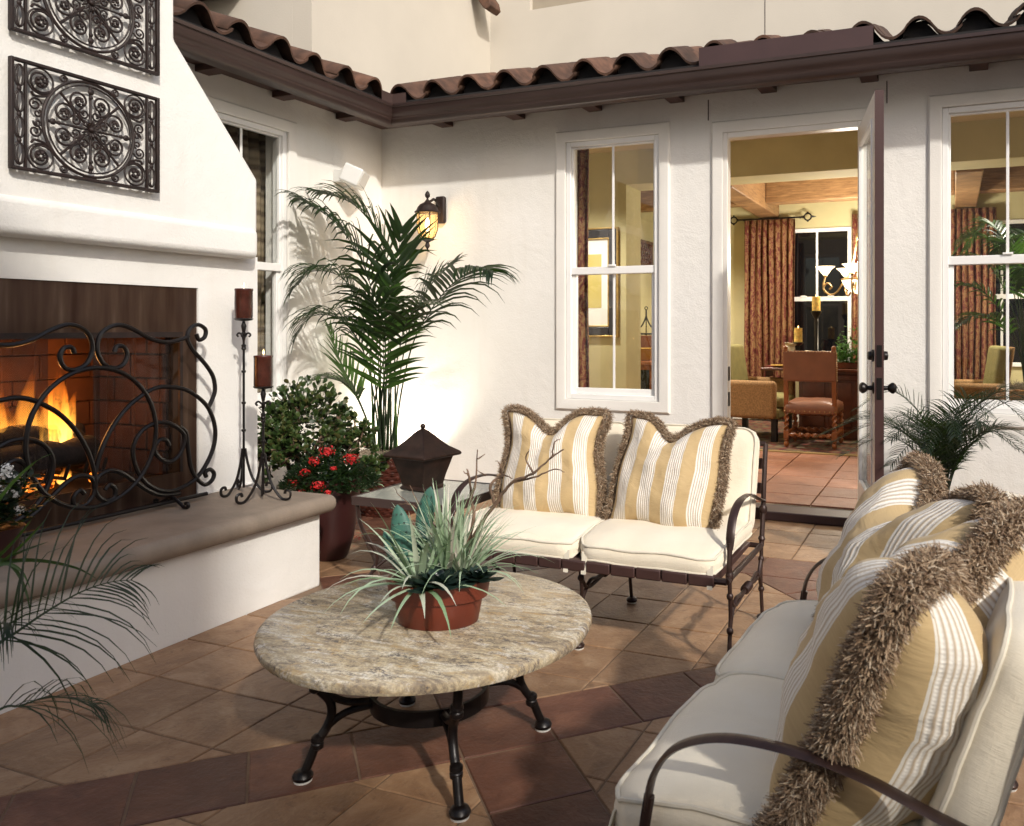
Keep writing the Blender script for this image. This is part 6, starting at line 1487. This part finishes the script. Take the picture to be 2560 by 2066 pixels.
for k, (x, hs, lab) in enumerate(((-1.665, .27, 'shorter'), (-1.46, .63, 'taller'))):
    t = thing('candlestick', f'{lab} dark turned candlestick on the dining table', 'candlestick', (x, 9.68, .877), 'dark candlesticks on the dining table')
    b = MB(); b.lathe([(.05, 0), (.052, .015), (.026, .03), (.022, .06), (.016, .4*hs), (.022, .8*hs), (.016, .86*hs), (.05, .95*hs), (.062, hs), (.062, hs+.008), (.002, hs+.008)], (x, 9.68, .877), 18); b.build('turned_shaft', 'iron_black', t)
    c = MB(); c.lathe([(.048, 0), (.048, .16), (.044, .164), (.001, .160)], (x, 9.68, .877+hs+.008), 20); q = thing('pillar_candle', f'golden marbled candle on the {lab} dining candlestick', 'candle', (x, 9.68, .877+hs+.008), 'golden candles on the dining table'); c.build('wax_body', 'wax_gold', q)
    f = MB(); f.lathe([(.001, .158), (.005, .172), (.001, .19)], (x, 9.68, .877+hs+.008), 8); f.build('flame', 'candle_flame', q)
gd = MB(); random.seed(3)
for k in range(22): gd.tube(smoothpts([(-1.46+rnd(-.13, .13), 9.50+rnd(-.05, .05), .89+rnd(0, .16)) for _ in range(4)], 4), [.020*(1-i/14) + .004 for i in range(13)], 6)
tag(gd.build('gourd_arrangement', 'stone_orn', origin=(-1.46, 9.5, .88)), 'pale dried gourd arrangement on the dining table behind the leather chair', 'centrepiece')
pb_ = thing('planter_box', 'dark wooden planter box of green leaves on the dining table', 'planter', (-.95, 9.5, .877)); b = MB(); b.box(-1.20, -.45, 9.36, 9.6, .872, .94); b.build('box_body', 'table_wood', pb_, bevel=.006)
iv = thing('leafy_green_plant', 'bushy bright green leafy plant in the planter box', 'plant', (-.9, 9.5, .94)); m_ = MB(); m_.col = []; random.seed(8)
for k in range(1100):
    p = V((-.90+rnd(-.30, .30), 9.48+rnd(-.13, .13), .92+abs(random.gauss(0, .13))*(1))); strapleaf(m_, p, V((rnd(-1, 1), rnd(-1, .5), rnd(-.2, 1))), rnd(.03, .055), rnd(.022, .036), .3, 3, rnd(0, 1), profile=lambda t: sin(pi*min(.98, t*.9+.1)))
tag(m_.build('foliage', 'ivy', iv), kind='stuff')
# leather chair with barley-twist legs
lc = thing('leather_chair', 'russet leather chair with nailheads and barley-twist legs, its back to the doorway', 'chair', (-1.36, 8.85, ZF))
cx0, cx1, cyf, cyb = -1.60, -1.115, 8.60, 9.12       # cyf: back legs (nearest), cyb: front legs
def twist(mb, p0, p1, r=.020, turns=7):
    p0, p1 = V(p0), V(p1); n = 44; ax = (p1-p0).normalized(); u = ax.cross(V((.3, .5, .8))).normalized(); w = ax.cross(u)
    secs = []
    for i in range(n+1):
        t = i/n; secs.append([p0.lerp(p1, t)+(u*cos(a*2*pi/12)+w*sin(a*2*pi/12))*r*(1+.42*cos(a*2*pi/12*2-t*turns*2*pi)) for a in range(12)])
    mb.loft(secs)
z0 = ZF+.013
for x in (cx0, cx1):
    for y in (cyf, cyb):
        m_ = MB(); m_.lathe([(.014, 0), (.026, .02), (.026, .045), (.016, .06), (.028, .075), (.016, .09)], (x, y, z0), 12); m_.box(x-.026, x+.026, y-.026, y+.026, z0+.09, z0+.17); twist(m_, (x, y, z0+.17), (x, y, z0+.36), .0195, 3.2); m_.box(x-.026, x+.026, y-.026, y+.026, z0+.36, .50); m_.build('leg', 'oak', lc)
m_ = MB(); twist(m_, (cx0+.026, cyf, z0+.13), (cx1-.026, cyf, z0+.13), .019, 6); m_.build('stretcher', 'oak', lc)
m_ = MB(); twist(m_, (cx0+.026, cyb, z0+.13), (cx1-.026, cyb, z0+.13), .019, 6); twist(m_, (cx0+.026, cyb, z0+.30), (cx1-.026, cyb, z0+.30), .019, 6); m_.build('stretcher', 'oak', lc)
for x in (cx0, cx1): m_ = MB(); twist(m_, (x, cyf+.026, z0+.13), (x, cyb-.026, z0+.13), .019, 6); m_.build('stretcher', 'oak', lc)
m_ = MB(); pad(m_, .53, .58, .085, .03, .05, 0, 12); o = m_; o.v = [tuple(V(p)+V(((cx0+cx1)/2, (cyf+cyb)/2, .485))) for p in o.v]; o.build('seat', 'leather', lc, angle=60)
for x in (cx0, cx1): m_ = MB(); m_.prism([V((x-.022, cyf-.022, .50)), V((x+.022, cyf-.022, .50)), V((x+.022, cyf+.022, .50)), V((x-.022, cyf+.022, .50))], (0, -.055, .60)); m_.ball((x, cyf-.055, 1.115), .024, 10, 6); m_.build('back_post', 'oak', lc, bevel=.004)
m_ = MB(); m_.prism([V((cx0-.03, cyf-.050, .77)), V((cx1+.03, cyf-.050, .77)), V((cx1+.03, cyf+.010, .77)), V((cx0-.03, cyf+.010, .77))], (0, -.028, .315)); m_.build('backrest', 'leather', lc, bevel=.018, segs=3)
m_ = MB()
for k in range(11): m_.ball((cx0-.01+k*(cx1-cx0+.02)/10, (cyf+cyb)/2-.293, .465), .0085, 8, 5)
for k in range(14): m_.ball((cx1+.022, cyf+k*.038, .468), .0075, 8, 5); m_.ball((cx1+.031, cyf-.048-k*.002, .785+k*.021), .007, 6, 4)
for k in range(16): m_.ball((cx0-.02+k*.034, cyf-.079, 1.078), .006, 6, 4)
m_.build('nailhead', 'brass', lc)
# upholstered armchairs
def armchair(label, loc, rz):
    t = thing('armchair', label, 'armchair', (0, 0, 0), 'woven armchairs round the dining table')
    for x in (-.27, .27):
        for y in (-.26, .26): m_ = MB(); m_.prism([V((x-.03, y-.03, .0)), V((x+.03, y-.03, 0)), V((x+.03, y+.03, 0)), V((x-.03, y+.03, 0))], (0, 0, .26)); m_.build('leg', 'iron_black', t)
    m_ = MB(); m_.box(-.32, .32, -.32, .34, .25, .36); m_.build('seat_frame', 'olive', t, bevel=.02)
    m_ = MB(); pad(m_, .50, .60, .10, .04, .04, 0, 10); m_.v = [tuple(V(p)+V((0, -.04, .42))) for p in m_.v]; m_.build('seat', 'olive', t, angle=60)
    m_ = MB(); m_.prism([V((-.29, .18, .36)), V((.29, .18, .36)), V((.29, .30, .36)), V((-.29, .30, .36))], (0, .10, .68)); m_.build('backrest', 'olive', t, bevel=.04, segs=4)
    m_ = MB(); m_.prism([V((-.295, .303, .30)), V((.295, .303, .30)), V((.295, .33, .30)), V((-.295, .33, .30))], (0, .105, .735)); m_.build('back_panel', 'tan_weave', t, bevel=.01)
    for s in (-1, 1): m_ = MB(); m_.box(s*.335-.055, s*.335+.055, -.30, .30, .25, .66); m_.build('arm', 'tan_weave', t, bevel=.045, segs=4)
    t.matrix_basis = Matrix.Translation(loc) @ Matrix.Rotation(R(rz), 4, 'Z'); return t
armchair('woven armchair with olive seat at the left end of the dining table', (-2.02, 9.22, ZF+.013), 84)
armchair('woven high-backed armchair at the right end of the table, seen through the right-hand window', (.12, 9.62, ZF+.013), -82)
# chandelier
chn = thing('chandelier', 'bronze chandelier with frosted glass bowls hanging over the dining table', 'chandelier', (-.99, 9.75, 2.3)); CX_, CY_ = -.985, 9.75
m_ = MB(); zt_ = 2.40
for k in range(13): 
    ax = k % 2; c = V((CX_, CY_, zt_+.03+k*.050)); m_.tube([c+V(((.013*cos(a*pi/5)) if ax else 0, 0 if ax else .013*cos(a*pi/5), .030*sin(a*pi/5))) for a in range(10)], .0045, 5, closed=True)
m_.build('chain', 'brass', chn)
m_ = MB(); m_.ball((CX_, CY_, 2.36), .05, 14, 8); m_.lathe([(.012, .04), (.03, .05), (.008, .07)], (CX_, CY_, 2.36), 10); m_.build('hub', 'brass', chn)
for k in range(3):
    a = k*2.094+.5; m_ = MB(); pts = smoothpts([(CX_+.04*cos(a), CY_+.04*sin(a), 2.36), (CX_+.07*cos(a), CY_+.07*sin(a), 2.15), (CX_+.13*cos(a), CY_+.13*sin(a), 1.96), (CX_+.20*cos(a), CY_+.20*sin(a), 1.86)], 6); m_.tube(pts, [.010*(1+.25*sin(i*2.2)) for i in range(len(pts))], 8); m_.build('rope_arm', 'brass', chn)
m_ = MB(); m_.lathe([(.004, 1.70), (.09, 1.725), (.16, 1.78), (.195, 1.85), (.20, 1.87), (.19, 1.85), (.10, 1.76)], (CX_, CY_, 0), 28, cap=False); m_.build('bowl', 'shade_lit', chn)
m_ = MB(); m_.lathe([(.203, 1.862), (.208, 1.872), (.203, 1.882)], (CX_, CY_, 0), 28, cap=False); m_.tube([(CX_+.2*cos(.5), CY_+.2*sin(.5), 1.86), (CX_, CY_, 1.86)], .006); m_.build('bowl_rim', 'brass', chn)
for k in range(5):
    a = k*2*pi/5+3.35; d = V((cos(a), sin(a), 0)); c0 = V((CX_, CY_, 1.83)); m_ = MB(); m_.tube(smoothpts([c0+d*.19, c0+d*.25+V((0,0,-.10)), c0+d*.33+V((0,0,-.13)), c0+d*.40+V((0,0,-.06)), c0+d*.36+V((0,0,.0)), c0+d*.31+V((0,0,-.04)), c0+d*.335+V((0,0,-.07))], 5), .011, 8); m_.tube(smoothpts([c0+d*.395+V((0,0,-.07)), c0+d*.40+V((0, 0, .0)), c0+d*.38+V((0,0,.07))], 4), .010, 8); m_.build('scroll_arm', 'brass', chn)
    cs = c0+d*.38+V((0, 0, .09)); m_ = MB(); m_.lathe([(.012, -.02), (.026, -.005), (.018, .006)], cs, 12); m_.build('cup', 'brass', chn); m_ = MB(); m_.lathe([(.02, 0), (.050, .035), (.072, .072), (.105, .10), (.112, .102), (.068, .065), (.01, .004)], cs, 20); m_.build('glass_shade', 'shade_lit', chn)
def lamp(name, loc, e, c=(1, .74, .44), r=.1):
    d = bpy.data.lights.new(name, 'POINT'); d.energy = e; d.color = c; d.shadow_soft_size = r; o = bpy.data.objects.new(name, d); COL.objects.link(o); o.location = loc
lamp('chandelier_light', (CX_, CY_, 2.08), 165, (1, .92, .78), r=.22)
# unseen ceiling lights added to brighten the gallery and dining room
for k, (x, y, e) in enumerate(((-3.5, 6.95, 18), (-1.1, 6.95, 2), (-3.2, 9.3, 34), (1.3, 9.6, 38))):
    zz = ZC if y < YH0 else ZC2+.17
    t = thing('added_ceiling_light', ('unseen ceiling light added to brighten the gallery near the framed print', 'unseen ceiling light added to brighten the gallery behind the doorway', 'unseen ceiling light added over the oak cabinet', 'unseen ceiling light added over the indoor palm')[k], 'ceiling light', (x, y, zz), 'added unseen ceiling lights')
    b = MB(); b.lathe([(.075, -.004), (.085, -.006), (.09, -.001)], (x, y, zz), 20, cap=False); b.build('trim', 'vinyl', t); b = MB(); b.lathe([(.001, -.003), (.074, -.003)], (x, y, zz), 20); b.build('lens', 'shade_lit', t)
    d = bpy.data.lights.new('ceiling_fill_light', 'SPOT'); d.energy = e*11; d.spot_size = R(125); d.spot_blend = .7; d.color = (1, .93, .80); d.shadow_soft_size = .06
    o = bpy.data.objects.new('ceiling_fill_light', d); COL.objects.link(o); o.location = (x, y, zz-.03)
# indoor palm in a tan basket
ib = V((.66, 9.05, ZF+.013)); ip = thing('tan_wicker_basket', 'tan wicker basket of the indoor palm, seen through the right-hand window', 'basket', ib)
weave(ip, ib, .20, .25, .62, 'wicker_tan', 22, 22)
m_ = MB(); random.seed(2)
for k in range(500):
    a, r = rnd(0, 6.28), .24*math.sqrt(rnd(0, 1)); p = ib+V((r*cos(a), r*sin(a), .61+rnd(0, .05))); d = V((rnd(-1, 1), rnd(-1, 1), rnd(-.1, .8))).normalized(); m_.tube([p, p+d*.03+V((0,0,.01)), p+d*.06], .003, 3, cap=False)
tag(m_.build('moss_topping', 'moss', ip), kind='stuff')
ik = thing('indoor_palm', 'kentia palm indoors behind the right-hand window, growing from the tan basket', 'palm', ib+V((0, 0, .62)))
random.seed(6); b0 = ib+V((0, 0, .6))
for a, Lr, hh in ((2.9, .75, 1.35), (3.5, .9, 1.05), (3.9, .8, .75), (2.5, .6, 1.7), (4.6, .5, 1.2), (.3, .7, 1.4), (5.4, .7, 1.0), (1.5, .5, 1.6), (3.2, .62, 1.55), (4.2, .55, 1.45)):
    d = V((cos(a), sin(a), 0)); frond(ik, [b0, b0+d*Lr*.1+V((0, 0, hh*.5)), b0+d*Lr*.42+V((0, 0, hh*.92)), b0+d*Lr*.8+V((0, 0, hh)), b0+d*Lr*1.1+V((0, 0, hh*.86))], 26, .36, .030, droop=.5, start=.38, ang=55, tints=(.1, .9))
# room behind the left window, its gloom painted as black walls
b = MB(); b.box(-7.2, -7.0, 2.5, 5.9, 0, 3.2); b.box(-7.0, -4.66, 2.3, 2.5, 0, 3.2); b.box(-7.0, -4.66, 5.6, 5.69, 0, 3.2); b.box(-7.0, -4.66, 2.5, 5.6, 3.1, 3.2); b.build('dark_room', 'soot_and_gloom', house, smooth=False)
